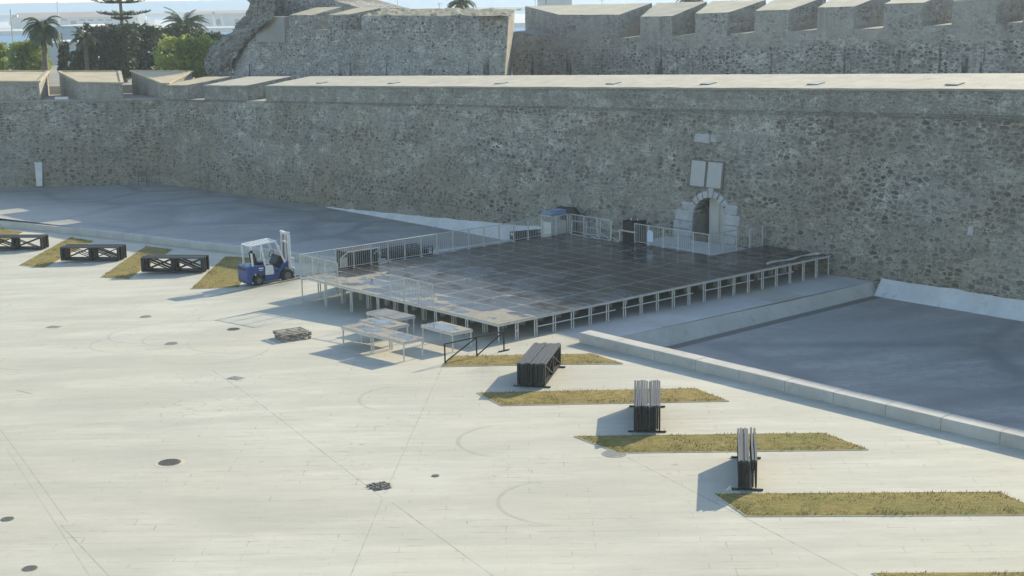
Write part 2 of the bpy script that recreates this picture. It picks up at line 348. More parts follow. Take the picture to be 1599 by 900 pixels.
def floor_mat():
    t = NT('damp_ditch_floor'); v = t.pos(rot=-TH+0.5); n = t.noise(t.scl(v, (0.5, 1.6, 1)), 0.35, 7, 0.65); m_ = t.noise(v, 1.6, 6, 0.7); f = t.noise(v, 16, 3, 0.6)
    c = t.mix(t.ramp(n, [(0.32, 0.0), (0.66, 1.0)]), (0.18, 0.172, 0.152), (0.42, 0.40, 0.35))
    c = t.mix(t.ramp(m_, [(0.5, 0.0), (0.75, 0.6)]), c, (0.17, 0.168, 0.155))
    lf = t.ramp(t.noise(v, 0.14, 3, 0.5), [(0.48, 0.0), (0.6, 0.6)]); c = t.mix(lf, c, (0.33, 0.325, 0.30))
    ed = t.vor(t.pos(rot=.3), 0.10, 'DISTANCE_TO_EDGE').outputs[0]
    ed = t.math('ADD', ed, t.math('MULTIPLY_ADD', t.noise(v, 0.5, 4, 0.6), 0.14, -0.07))
    c = t.mix(t.ramp(ed, [(0.0, 0.55), (0.07, 0.0)]), c, (0.13, 0.13, 0.125))
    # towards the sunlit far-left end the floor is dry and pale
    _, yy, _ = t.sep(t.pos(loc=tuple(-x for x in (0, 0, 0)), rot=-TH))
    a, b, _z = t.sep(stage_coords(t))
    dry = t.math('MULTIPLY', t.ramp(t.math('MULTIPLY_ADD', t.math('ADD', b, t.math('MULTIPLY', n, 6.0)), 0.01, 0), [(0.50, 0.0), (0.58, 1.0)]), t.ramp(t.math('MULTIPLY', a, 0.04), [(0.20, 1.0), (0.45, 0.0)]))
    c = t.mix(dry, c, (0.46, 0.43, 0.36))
    c = t.mix(t.math('MULTIPLY', t.ramp(f, [(0.35, 0.0), (0.6, 1.0)]), 0.35), c, (0.13, 0.128, 0.118)); gr = t.noise(t.scl(v, (0.7, 2.2, 1)), 2.6, 5, 0.75); c = t.mix(t.ramp(gr, [(0.5, 0.0), (0.66, 0.4)]), c, (0.14, 0.137, 0.125))
    t.bump(t.math('ADD', f, m_), 0.3, 0.01)
    r = t.ramp(n, [(0.3, 0.45), (0.7, 0.75)])
    return t.fin(c, r)
def stage_coords(t):
    g = t.n('ShaderNodeNewGeometry').outputs['Position']
    mp = t.n('ShaderNodeMapping', vector_type='TEXTURE'); t.l(g, mp.inputs[0])
    mp.inputs['Location'].default_value = (F0.x, F0.y, 0); mp.inputs['Rotation'].default_value = (0, 0, TH)
    return mp.outputs[0]

def deck_mat(loose=False):
    t = NT('wet_plywood_loose' if loose else 'wet_plywood')
    o = t.n('ShaderNodeTexCoord').outputs['Object']; ox, oy, oz = t.sep(o)
    rnd = t.n('ShaderNodeObjectInfo').outputs['Random']; v = t.pos()
    a, b, _ = t.sep(stage_coords(t))
    n = t.noise(t.scl(v, (.55, 1.35, 1)), 1.5, 5, 0.6, 0.4); n2 = t.noise(v, 6, 4, 0.6); g = t.noise(v, 0.35, 3, 0.5)
    # water lies in the sagging middle of every panel (2 m along Y, 1 m along X)
    ex = t.math('DIVIDE', t.math('ADD', ox, t.math('MULTIPLY_ADD', rnd, 0.3, -0.15)), 0.34); ey = t.math('DIVIDE', t.math('ADD', oy, t.math('MULTIPLY_ADD', rnd, -0.6, 0.35)), 0.72)
    d = t.math('SQRT', t.math('ADD', t.math('MULTIPLY', ex, ex), t.math('MULTIPLY', ey, ey)))
    d = t.math('ADD', t.math('MULTIPLY', d, 0.75), t.math('MULTIPLY_ADD', n, 3.2, -1.5)) if not loose else t.math('ADD', d, t.math('MULTIPLY_ADD', t.noise(v, 3.2, 3, 0.6), 2.2, -1.1))
    if loose:
        thr = t.math('MULTIPLY_ADD', rnd, 0.2, 0.80)
    else:
        thr = t.math('ADD', t.math('MULTIPLY_ADD', t.math('SUBTRACT', a, 1.6), 0.36, 1.2), t.math('MULTIPLY_ADD', rnd, 1.0, -0.5))
        thr = t.math('ADD', thr, t.math('MULTIPLY_ADD', g, 1.6, -0.8))
    wet = t.ramp(t.math('MULTIPLY_ADD', t.math('SUBTRACT', thr, d), 1.0, 0.5, clamp=True), [(0.42, 0.0), (0.52, 1.0)])
    damp = t.ramp(t.math('MULTIPLY_ADD', t.math('SUBTRACT', thr, d), 1.0, 0.5, clamp=True), [(0.33, 0.0), (0.45, 1.0)])
    dry = t.mix(t.ramp(n2, [(0.35, 0.0), (0.65, 1.0)]), (0.23, 0.20, 0.15), (0.32, 0.285, 0.215))
    dry = t.mix(t.ramp(t.noise(v, 0.8, 5, 0.7), [(0.5, 0), (0.7, 0.5)]), dry, (0.20, 0.175, 0.14))
    wc = t.mix(t.ramp(n, [(0.4, 0.0), (0.65, 1.0)]), (0.035, 0.033, 0.03), (0.06, 0.05, 0.038))
    c = t.mix(damp, dry, (0.10, 0.09, 0.075)); c = t.mix(wet, c, wc)
    # colour mixed towards near black on panels further in
    c = t.mix(t.math('MULTIPLY', t.ramp(t.math('MULTIPLY', a, 0.05), [(0.2, 0.0), (0.45, 1.0)]), 0.85 if not loose else 0.0), c, (0.016, 0.016, 0.015))
    # scum lines along joints
    edge = t.math('MAXIMUM', t.math('ABSOLUTE', t.math('MULTIPLY', ox, 2.0)), t.math('ABSOLUTE', oy))
    c = t.mix(t.math('MULTIPLY', t.math('GREATER_THAN', edge, 0.935), t.ramp(n, [(0.35, 0.15), (0.6, 0.75)])), c, (0.22, 0.215, 0.20))
    r = t.mix(damp, (0.6, 0.6, 0.6), (0.30, 0.30, 0.30)); r = t.mix(wet, r, t.ramp(t.noise(v, 0.7, 3, 0.6), [(0.42, 0.05), (0.6, 0.24)]))
    r = t.math('ADD', t.sep(r)[0], t.math('MULTIPLY', t.math('MULTIPLY', n2, 0.12), 1.0))
    t.bump(t.math('MULTIPLY', n2, t.math('SUBTRACT', 1.0, t.math('MULTIPLY', wet, 0.93))), 0.25, 0.004)
    return t.fin(c, r, spec=0.22)

def grass_mat(name, dryness, dark=1.0):
    t = NT(name); v = t.pos(); n = t.noise(v, 0.5, 5, 0.65); n2 = t.noise(v, 5, 5, 0.75)
    rnd = t.noise(v, 30, 2, 0.5)
    f = t.math('ADD', t.ramp(n, [(0.3, 0.0), (0.7, 1.0)]), dryness-0.5, clamp=True); n2 = t.noise(t.scl(v, (1, 1.6, 1)), 3.2, 6, 0.8)
    c = t.mix(f, (0.12, 0.15, 0.028), (0.42, 0.275, 0.10))
    c = t.mix(t.ramp(n2, [(0.35, 0.0), (0.65, 0.8)]), (0.075, 0.07, 0.022), c)
    c = t.mix(t.math('MULTIPLY', rnd, 0.5), c, (0.42, 0.34, 0.13))
    t.bump(n2, 0.9, 0.05)
    return t.fin(c, 0.95, spec=0.1)

M = {}
M['ground'] = ground_mat(); M['floor'] = floor_mat()
M['rubble'] = rubble('rubble_masonry', plaster_z=(9.0, 1.4, 0), stain=0.45)
M['rubble2'] = rubble('weathered_rampart_masonry', mortar=(0.56, 0.54, 0.48), mid=(0.34, 0.32, 0.28), plaster_z=None, warm=False, stain=0.5, streak=0.85, scale=0.95)
M['plaster'] = concrete('weathered_lime_render', (0.33, 0.31, 0.26), (0.22, 0.205, 0.175), 0.9, 0.45, 0.02, True)
M['coping'] = concrete('pale_coping_render', (0.54, 0.475, 0.35), (0.38, 0.335, 0.25), 1.1, 0.45)
M['merlontop'] = concrete('brown_merlon_render', (0.52, 0.43, 0.27), (0.38, 0.31, 0.20), 0.8, 0.35)  # brown render, colour brightened so the merlon tops look sunlit
M['kerb'] = concrete('board_marked_concrete', (0.50, 0.475, 0.42), (0.36, 0.34, 0.29), 0.7, 0.4)
M['skirt'] = concrete('pale_footing_render', (0.60, 0.585, 0.54), (0.44, 0.43, 0.40), 0.8, 0.5)
M['cause'] = concrete('causeway_screed', (0.50, 0.48, 0.43), (0.34, 0.33, 0.30), 0.35, 0.3)
M['marble'] = concrete('white_quoin_stone', (0.46, 0.45, 0.43), (0.27, 0.265, 0.25), 1.6, 0.8, 0.03)
M['tablet'] = simple('smooth_tablet_stone', (0.37, 0.36, 0.325), 0.7, var=0.06)
M['galv'] = simple('galvanised_steel', (0.46, 0.46, 0.44), 0.45, 0.55, var=0.18, scale=9)
M['galv_old'] = simple('weathered_aluminium', (0.52, 0.50, 0.45), 0.5, 0.3, var=0.15, scale=8)
M['black'] = simple('black_steel', (0.012, 0.013, 0.014), 0.5, 0.2, var=0.3, scale=12)
M['blacktop'] = simple('skylit_black_steel', (0.05, 0.053, 0.055), 0.62, 0.0, var=0.3, scale=12)  # greyer than the black steel: sky sheen on frame tops put into the colour
M['blackcloth'] = simple('black_sheeting', (0.010, 0.011, 0.012), 0.7, var=0.4)
M['cloth'] = simple('pale_blue_cloth', (0.50, 0.56, 0.62), 0.9, var=0.08)
M['blue'] = simple('blue_machine_paint', (0.022, 0.058, 0.19), 0.35, 0.0, var=0.15, scale=5, dirt=(0.03, 0.05, 0.12))
M['white'] = simple('white_machine_paint', (0.62, 0.62, 0.60), 0.4, var=0.08, dirt=(0.45, 0.44, 0.40))
M['rubber'] = simple('black_rubber', (0.02, 0.02, 0.02), 0.8, var=0.3)
M['deck'] = deck_mat(); M['deck_l'] = deck_mat(True)
M['wood'] = simple('grey_pallet_wood', (0.25, 0.22, 0.175), 0.85, var=0.35, scale=14)
M['iron'] = simple('cast_iron_cover', (0.14, 0.13, 0.11), 0.8, 0.1, var=0.3, scale=15)
M['ironm'] = simple('worn_cast_iron', (0.22, 0.205, 0.17), 0.8, 0.0, var=0.25, scale=15); M['ironl'] = simple('dusty_cast_iron', (0.34, 0.32, 0.27), 0.8, 0.0, var=0.2, scale=15)
M['grass_dry'] = grass_mat('dry_yellow_grass', 0.85); M['grass_mix'] = grass_mat('half_dry_grass', 0.42); M['grass_left'] = grass_mat('fading_grass', 0.55)
M['land'] = simple('dusty_land', (0.20, 0.18, 0.14), 0.95, var=0.3, scale=0.2)
M['wallwhite'] = simple('white_building_wall', (0.5, 0.5, 0.48), 0.8, var=0.06, scale=0.4)
M['wallgrey'] = simple('pale_grey_building_wall', (0.38, 0.39, 0.38), 0.8, var=0.08, scale=0.4)
M['roofred'] = simple('faded_tile_roof', (0.26, 0.20, 0.17), 0.85, var=0.12, scale=0.3)
M['glass'] = simple('dark_window', (0.09, 0.10, 0.11), 0.3, var=0.1)
M['bark'] = simple('palm_bark', (0.15, 0.115, 0.08), 0.9, var=0.35, scale=6)

def leaf_mat(name, col, tr=0.35):
    t = NT(name); v = t.pos(); n = t.noise(v, 1.6, 4, 0.6)
    c = t.mix(t.ramp(n, [(0.3, 0.0), (0.7, 1.0)]), tuple(x*0.6 for x in col), tuple(x*1.35 for x in col))
    t.fin(c, 0.6, spec=0.3)
    tb = t.n('ShaderNodeBsdfTranslucent'); t.l(c, tb.inputs[0]); mx = t.n('ShaderNodeMixShader'); mx.inputs[0].default_value = tr
    t.l(t.b.outputs[0], mx.inputs[1]); t.l(tb.outputs[0], mx.inputs[2]); t.l(mx.outputs[0], t.o.inputs[0])
    return t.m
M['leafdark'] = leaf_mat('dark_foliage', (0.035, 0.055, 0.022), 0.25); M['leafbright'] = leaf_mat('bright_foliage', (0.27, 0.33, 0.07), 0.5)
M['leafolive'] = leaf_mat('olive_foliage', (0.06, 0.08, 0.03), 0.3); M['palm'] = leaf_mat('palm_foliage', (0.075, 0.10, 0.045), 0.3)
def sea_mat():
    t = NT('sea_water'); v = t.pos(); n = t.noise(t.scl(v, (0.02, 0.1, 1)), 1, 6, 0.7)
    t.bump(t.noise(t.scl(v, (0.2, 0.6, 1)), 1, 4, 0.6), 0.6, 0.8)
    return t.fin(t.mix(n, (0.03, 0.12, 0.24), (0.045, 0.16, 0.30)), 0.5, spec=0.12)
M['sea'] = sea_mat()

# ================================================================== SETTING
def grid(name, mat, fn, us, vs, label=None):
    mb = MB(); nu, nv = len(us), len(vs)
    mb.v = [tuple(fn(a, b)) for a in us for b in vs]
    mb.f = [(i*nv+j, (i+1)*nv+j, (i+1)*nv+j+1, i*nv+j+1) for i in range(nu-1) for j in range(nv-1)]; mb.mi = [0]*len(mb.f)
    o = mb.build(name, mat, smooth=True)
    return o
def lin(a, b, n): return [a+(b-a)*i/n for i in range(n+1)]
# left kerb line: plaza-side foot, in stage coordinates
kpx = [(-140, 345.5), (0, 354), (100, 364), (160, 371), (225, 379), (300, 388), (350, 393.5), (390, 398), (470, 408.5)]
KL = [st(G(*p)) for p in kpx]           # (a,b)
KL.sort(key=lambda q: q[1])
KL = [(KL[0][0]+.3, 19.0)]+KL if KL[0][1] > 19.5 else KL
def ka(b):
    if b <= KL[0][1]: return KL[0][0]
    for (a0, b0), (a1, b1) in zip(KL, KL[1:]):
        if b <= b1: return a0+(a1-a0)*(b-b0)/(b1-b0)
    return KL[-1][0]
def aedge(b):                            # inner edge of the plaza
    if b <= -2.4: return 2.5
    if b < 18.7: return 21.2
    if b < KL[0][1]: return 8.0
    return ka(b)+0.3
BS = [-120, -60, -40, -30, -20, -12, -6, -2.41, -2.39, 0, 2, 4, 6, 8, 10, 12, 14, 16, 18.69, 18.71]+[19.5+i*2 for i in range(22)]+[70, 90, 140]
TS = [0, .15, .3, .45, .55, .62, .7, .76, .82, .88, .94, 1]
def gfn(tt, b):
    e = aedge(b); a = -140+(e+140)*tt if tt < 0.55 else None
    a = -140+(tt/0.55)*(140-8) if tt <= 0.55 else -8+(tt-0.55)/0.45*(e+8)
    return S(a, b, zp(a, b))
g = grid('ground', M['ground'], gfn, TS, BS); tag(g, kind='structure')
# causeway sides
mb = MB()
for i, a in enumerate(lin(2.9, 21, 9)[:-1]):
    a1 = a+2.011
    mb.hexa([S(a, -2.95, -0.95), S(a1, -2.95, -0.95), S(a1, -2.40, -0.95), S(a, -2.40, -0.95)], [S(a, -2.42-.0, zp(a, -2.4)+.004), S(a1, -2.42, zp(a1, -2.4)+.004), S(a1, -1.9, zp(a1, -2.4)+.004), S(a, -1.9, zp(a, -2.4)+.004)])
for a in lin(3.2, 21, 9)[:-1]:
    a1 = a+1.98
    mb.hexa([S(a, 18.2, -1.3), S(a1, 18.2, -1.3), S(a1, 18.7, -1.3), S(a, 18.7, -1.3)], [S(a, 18.2, zp(a, 18)+.09), S(a1, 18.2, zp(a1, 18)+.09), S(a1, 18.7, zp(a1, 18)+.09), S(a, 18.7, zp(a, 18)+.09)])
cs = mb.build('causeway_side', M['kerb']); tag(cs, kind='structure')
# causeway surface (smoother screed over the paving)
cw = grid('causeway', M['cause'], lambda a, b: S(a, b, zp(a, b)+.006), lin(2.9, 21.2, 12), lin(-2.38, 18.2, 12)); tag(cw, kind='structure')
# ditch floors
fr = grid('ditch_floor', M['floor'], lambda a, b: S(a, b, -0.75), lin(2.4, 22, 6), lin(-60, -2.3, 10)); tag(fr, kind='structure')
# drain channel along the causeway foot
mb = MB(); mb.hexa([S(3, -3.35, -0.80), S(21, -3.35, -0.80), S(21, -2.9, -0.80), S(3, -2.9, -0.80)], [S(3, -3.35, -0.742), S(21, -3.35, -0.742), S(21, -2.9, -0.742), S(3, -2.9, -0.742)])
dc = mb.build('drain_channel', M['iron']); tag(dc, 'dark drain channel along the foot of the causeway wall', 'drain channel')
def zfl(a, b):
    t_ = ss((b-18)/30.0); zw = -1.12 if b < 28 else (-1.12-0.14*(b-28)/18.4 if b < 46.4 else -1.26-0.42*(b-46.4)/21.3)
    return zw
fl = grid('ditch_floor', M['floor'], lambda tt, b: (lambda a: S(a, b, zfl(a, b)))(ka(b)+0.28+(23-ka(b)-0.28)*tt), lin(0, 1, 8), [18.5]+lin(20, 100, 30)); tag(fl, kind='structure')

# low parapet walls
mb = MB()
bs = [-2.0]+lin(-4, -60, 28)
for i, (b0, b1) in enumerate(zip(bs, bs[1:])):
    g_ = 0.012
    w0 = 2.5-(b0+1.9)*-0.0; 
    j = random.uniform(-.006, .006)
    mb.hexa([S(2.42, b0-g_, -.78), S(2.42, b1, -.78), S(3.02, b1, -.78), S(3.02, b0-g_, -.78)], [S(2.40, b0-g_, .36+j), S(2.40, b1, .36+j), S(3.0, b1, .37+j), S(3.0, b0-g_, .37+j)])
o = mb.build('low_wall', M['kerb'], bevel=.02); tag(o, 'pale concrete low wall running to the right edge beside the lawn beds', 'low wall')
mb = MB()
for (a0, b0), (a1, b1) in zip(KL, KL[1:]):
    n = max(1, int((b1-b0)/2.2))
    for k in range(n):
        f0, f1 = k/n, (k+1)/n; A0 = a0+(a1-a0)*f0; A1 = a0+(a1-a0)*f1; B0 = b0+(b1-b0)*f0+.012; B1 = b0+(b1-b0)*f1
        z0 = zp(min(A0, .5), B0); z1 = zp(min(A1, .5), B1); j = random.uniform(-.008, .008)
        mb.hexa([S(A0, B0, z0-.6), S(A0+.5, B0, z0-.6), S(A1+.5, B1, z1-.6), S(A1, B1, z1-.6)], [S(A0, B0, z0+.38+j), S(A0+.5, B0, z0+.39+j), S(A1+.5, B1, z1+.39+j), S(A1, B1, z1+.38+j)])
o = mb.build('low_wall', M['kerb'], bevel=.02); tag(o, 'stained concrete low wall on the left behind the forklift', 'low wall')

# ---- main rampart wall
def jit(P, s=1.0, k=0.05):
    q = mnoise.noise_vector(P*0.9)*k*s + mnoise.noise_vector(P*3.1)*k*0.5*s
    return P+q
def wallface(mb, f, us, vs, mi=0, k=0.05):
    nu, nv = len(us), len(vs); base = len(mb.v)
    for a in us:
        for b in vs:
            mb.v.append(tuple(jit(f(a, b), 1, k)))
    for i in range(nu-1):
        for j in range(nv-1):
            mb.f.append((base+i*nv+j, base+(i+1)*nv+j, base+(i+1)*nv+j+1, base+i*nv+j+1)); mb.mi.append(mi)
root = thing('rampart_wall', 'long battered stone rampart with pale sloped parapet top behind the stage', 'rampart wall')
CZ = 1.17                                  # parapet height above the cordon
def zc(b): return zwall(b)-CZ-0.10
# door opening b 6.8..9.0
DB0, DB1, DZ = 6.85, 9.0, 2.85
def face(b, t_):
    z0 = -1.2 if b < 0 else zbase(b)-.3; z1 = zc(b); z = z0+(z1-z0)*t_
    a = 21.0+1.0*max(0, (z+0.5))/(8.2) ; return S(a, b, z)
mb = MB()
wallface(mb, face, lin(-70, DB0, 130), lin(0, 1, 16)); wallface(mb, face, lin(DB1, 67.75, 100), lin(0, 1, 16))
def face2(b, t_):
    z0 = DZ; z1 = zc(b); z = z0+(z1-z0)*t_; return S(21.0+1.0*(z+.5)/8.2, b, z)
wallface(mb, face2, lin(DB0, DB1, 4), lin(0, 1, 10))
# arch spandrels
arcn = 14; bc = (DB0+DB1)/2; rb = (DB1-DB0)/2; zs = 1.75
def ar(t_): return bc-rb*math.cos(math.pi*t_), zs+(DZ-.12-zs)*math.sin(math.pi*t_)
for i in range(arcn):
    (b0, z0), (b1, z1) = ar(i/arcn), ar((i+1)/arcn)
    def P(b, z): return S(21.0+1.0*(z+.5)/8.2, b, z)
    mb.add([P(b0, z0), P(b1, z1), P(b1, DZ), P(b0, DZ)], [(0, 1, 2, 3)])
    mb.add([P(b0, z0), P(b1, z1), P(b1, z1)+Vector((U.x*1.2, U.y*1.2, 0)), P(b0, z0)+Vector((U.x*1.2, U.y*1.2, 0))], [(0, 1, 2, 3)])
for b in (DB0,):
    mb.add([S(21, b, -1), S(22.6, b, -1), S(22.6, b, zs), S(21.25, b, zs)], [(0, 1, 2, 3)])
mb.build('masonry', M['rubble'], root)
jb = MB(); jb.add([S(21, DB1, -1), S(22.6, DB1, -1), S(22.6, DB1, zs+.9), S(21.25, DB1, zs)], [(0, 1, 2, 3)]); jb.build('jamb', M['plaster'], root)
# cordon
mb = MB()
for b0, b1 in zip(lin(-70, 67, 60), lin(-70, 67, 60)[1:]):
    for (da, z0, z1) in ((0.0, -.02, .10), (.07, -.10, -.02), (.02, .10, .14)):
        mb.hexa([S(21.9+da, b0, zc(b0)+z0), S(21.9+da, b1, zc(b1)+z0), S(22.6, b1, zc(b1)+z0), S(22.6, b0, zc(b0)+z0)], [S(21.9+da, b0, zc(b0)+z1), S(21.9+da, b1, zc(b1)+z1), S(22.6, b1, zc(b1)+z1), S(22.6, b0, zc(b0)+z1)])
mb.build('cordon', rubble('cordon_masonry', mortar=(0.36, 0.34, 0.28), mid=(0.26, 0.245, 0.2), dark=(0.14, 0.13, 0.11), scale=1.6, warm=False), root)
# parapet: continuous stretch and merlons, thickness along U
M['par'] = rubble('parapet_masonry', mortar=(0.45, 0.43, 0.36), mid=(0.33, 0.31, 0.26), dark=(0.18, 0.17, 0.145), stain=0.25, scale=1.3, warm=False)
def parapet(mb, b0, b1, n, mtop=1, k=0.03, splay0=0.0, splay1=0.0, thick=4.0):
    L = lin(b0, b1, n)
    wallface(mb, lambda b, t_: S(22.05+.05*t_, b, zc(b)+.12+(zwall(b)-zc(b)-.12)*t_), L, lin(0, 1, 4), 0, k)
    wallface(mb, lambda b, t_: S(22.1-.04+(thick)*t_, b+(splay0*(1-(b-b0)/(b1-b0))+splay1*(b-b0)/(b1-b0))*t_, zwall(b)+.003+0.5*t_), L, lin(0, 1, 5), mtop, k*0.6)
    # thin nosing
    for p, q in zip(L, L[1:]):
        mb.hexa([S(22.0, p, zwall(p)-.10), S(22.0, q, zwall(q)-.10), S(22.3, q, zwall(q)-.10), S(22.3, p, zwall(p)-.10)], [S(22.0, p, zwall(p)-.012), S(22.0, q, zwall(q)-.012), S(22.3, q, zwall(q)+.0), S(22.3, p, zwall(p)+.0)], 2)
    for b, s_ in ((b0, splay0), (b1, splay1)):
        wallface(mb, lambda a, t_: S(22.06+a, b+s_*a/thick, zc(b)-.3+(zwall(b)+.5*a/thick-zc(b)+.3)*t_), lin(0, thick, 6), lin(0, 1, 4), 0, k)
    wallface(mb, lambda b, t_: S(22.06+thick, b+(splay0*(1-(b-b0)/(b1-b0))+splay1*(b-b0)/(b1-b0)), zc(b)-2+(zwall(b)+.5-zc(b)+2)*t_), L, lin(0, 1, 3), 0, k)
def bA(px, py=131, A=22.1):
    return st(onA(px, py, A))[1]
mb = MB(); parapet(mb, -70, bA(415, 134), 90)
mb.build('parapet', [M['par'], M['coping'], M['plaster']], root)
for (x0, x1) in ((319, 387), (255, 294)):
    mb = MB(); parapet(mb, bA(x1), bA(x0), 8); mb.build('merlon', [M['par'], M['coping'] if x0 > 300 else M['merlontop'], M['plaster']], root)
# embrasure sills
for x0, x1 in ((294, 319), (387, 415)):
    mb = MB(); b1, b0 = bA(x0), bA(x1)
    mb.hexa([S(21.9, b0, zc(b0)-.3), S(21.9, b1, zc(b1)-.3), S(26, b1, zc(b1)-.3), S(26, b0, zc(b0)-.3)], [S(21.9, b0, zc(b0)+.13), S(21.9, b1, zc(b1)+.13), S(26, b1, zc(b1)+.30), S(26, b0, zc(b0)+.30)])
    mb.build('embrasure_sill', M['coping'], root)
# walkway behind parapet
mb = MB(); mb.hexa([S(25.9, -70, 4), S(25.9, 74, 4), S(31, 74, 4), S(31, -70, 4)], [S(25.9, -70, 9.2), S(25.9, 74, 4.9), S(31, 74, 4.9), S(31, -70, 9.2)])
mb.build('wall_walk', M['plaster'], root)
# footing skirts
mb = MB()
def sk(bs, ztop, zbot, wd):
    for b0, b1 in zip(bs, bs[1:]):
        mb.hexa([S(21.2-wd(b0), b0, zbot(b0)-.05), S(21.2-wd(b1), b1, zbot(b1)-.05), S(21.4, b1, zbot(b1)-.05), S(21.4, b0, zbot(b0)-.05)],
                [S(21.2-wd(b0)+.06, b0, zbot(b0)+.06), S(21.2-wd(b1)+.06, b1, zbot(b1)+.06), S(21.08, b1, ztop(b1)), S(21.08, b0, ztop(b0))])
sk(lin(-2.9, -60, 30), lambda b: 0.0+.02*math.sin(b*1.7)+0.006*(-b), lambda b: -.75, lambda b: .75)
sk(lin(18.7, 46, 20), lambda b: -1.26+1.22*(46.4-b)/27.7+.02*math.sin(b*1.3), lambda b: zfl(20, b), lambda b: .1+1.1*(46.4-b)/27.7)
mb.build('footing', M['skirt'], root)

# gateway
gt = root
def Q(b, z, da=0): return S(21.0+1.0*(z+.5)/8.2+da, b, z)
mb = MB()
random.seed(3)
for side, (b0, sgn) in enumerate(((DB1, 1), (DB0, -1))):
    z = -.4
    while z < 2.35:
        h = random.uniform(.38, .62); z1 = min(z+h, 2.5); wd = random.uniform(.85, 1.02) + (0.30 if z < 1.7 and sgn > 0 else 0)
        if z > 1.8: wd *= .85
        x1 = b0+sgn*wd; g_ = .012
        pr = random.uniform(.07, .12)
        lo, hi = sorted((b0+.0, x1))
        mb.hexa([Q(lo, z+g_, -pr), Q(hi, z+g_, -pr), Q(hi, z+g_, .5), Q(lo, z+g_, .5)][::1], [Q(lo, z1, -pr), Q(hi, z1, -pr), Q(hi, z1, .5), Q(lo, z1, .5)])
        z = z1
mb.build('quoin', M['marble'], root, bevel=.05)
mb = MB()
for i in range(11):
    t0, t1 = i/11+.006, (i+1)/11-.006
    (b0, z0), (b1, z1) = ar(t0), ar(t1); dx0, dz0 = (b0-bc)/rb*.40, .38*max(.1, math.sin(math.pi*t0)); dx1, dz1 = (b1-bc)/rb*.40, .38*max(.1, math.sin(math.pi*t1))
    if i == 5: dz0 += .15; dz1 += .15
    mb.hexa([Q(b0, z0, -.10), Q(b1, z1, -.10), Q(b1+dx1, z1+dz1, -.10), Q(b0+dx0, z0+dz0, -.10)], [Q(b0, z0, .5), Q(b1, z1, .5), Q(b1+dx1, z1+dz1, .5), Q(b0+dx0, z0+dz0, .5)])
mb.build('arch_stones', M['marble'], root, bevel=.04)
# door recess and leaf
mb = MB(); mb.hexa([S(22.5, DB0-.1, -1), S(22.5, DB1+.1, -1), S(22.8, DB1+.1, -1), S(22.8, DB0-.1, -1)], [S(22.5, DB0-.1, 3), S(22.5, DB1+.1, 3), S(22.8, DB1+.1, 3), S(22.8, DB0-.1, 3)])
mb.build('recess', M['blackcloth'], root)  # near-black slab; shade of the doorway's depth is put into its colour
mb = MB(); mb.hexa([S(21.75, DB0+.02, -.3), S(21.75, DB0+1.5, -.3), S(21.85, DB0+1.5, -.3), S(21.85, DB0+.02, -.3)], [S(21.75, DB0+.02, 2.7), S(21.75, DB0+1.5, 2.7), S(21.85, DB0+1.5, 2.7), S(21.85, DB0+.02, 2.7)])
mb.box(0, .06, -.02, .02, 0, 3, Matrix.Translation(S(21.71, DB0+.8, -.3)))
mb.build('door', simple('grey_door_render', (.40, .38, .33), .8, var=.1, scale=2), root)
# two tablets in a frame
mb = MB(); mb2 = MB()
b1t, z1t = bA(1080, 253, 21.6), 0
tb0, tb1 = bA(1131, 256, 21.6), bA(1081, 253, 21.6); tz0, tz1 = 3.22, 4.62
sh = (bA(1127, 292, 21.4)-tb0)*0.0
mid_ = (tb0+tb1)/2
for lo, hi in ((tb0, mid_-.04), (mid_+.04, tb1)):
    mb.hexa([Q(lo+.05, tz0+.05, -.10), Q(hi-.05, tz0+.05, -.10), Q(hi-.05, tz0+.05, .2), Q(lo+.05, tz0+.05, .2)], [Q(lo+.05, tz1-.05, -.10), Q(hi-.05, tz1-.05, -.10), Q(hi-.05, tz1-.05, .2), Q(lo+.05, tz1-.05, .2)])
mb.build('tablet', M['tablet'], root)
for (x0_, x1_, y0_, y1_) in ((tb0-.04, tb1+.04, tz0-.02, tz0+.05), (tb0-.04, tb1+.04, tz1-.05, tz1+.02), (tb0-.04, tb0+.05, tz0+.05, tz1-.05), (tb1-.05, tb1+.04, tz0+.05, tz1-.05), (mid_-.04, mid_+.04, tz0+.05, tz1-.05)):
    mb2.hexa([Q(x0_, y0_, -.07), Q(x1_, y0_, -.07), Q(x1_, y0_, .2), Q(x0_, y0_, .2)], [Q(x0_, y1_, -.07), Q(x1_, y1_, -.07), Q(x1_, y1_, .2), Q(x0_, y1_, .2)])
mb2.build('tablet_frame', M['iron'], root)
# floodlights lying on the parapet top
fr_ = MB(); fr_.box(-.30, .30, -.34, .34, 0, .04); gl = MB(); gl.box(-.25, .25, -.28, .28, .041, .048); fm, gm = fr_.mesh('frame', M['iron']), gl.mesh('lens', M['tablet'])
poss = ['nearest the left merlons', 'second from the left merlons', 'above the middle of the stage', 'left of the arched doorway', 'above the arched doorway', 'right of the arched doorway', 'nearest the right edge']
for (px, tx) in zip((507, 619, 787, 962, 1110, 1278, 1495), poss):
    P = onA(px, 131, 23.4); b = st(P)[1]; th_ = thing('floodlight', 'flat rectangular floodlight on the pale parapet top, '+tx, 'floodlight', S(23.2, b, zwall(b)+.145), TH, 'floodlights along the parapet top')
    th_.rotation_euler = (0, -math.atan(.125), TH)
    inst('frame', fm, th_); inst('lens', gm, th_)

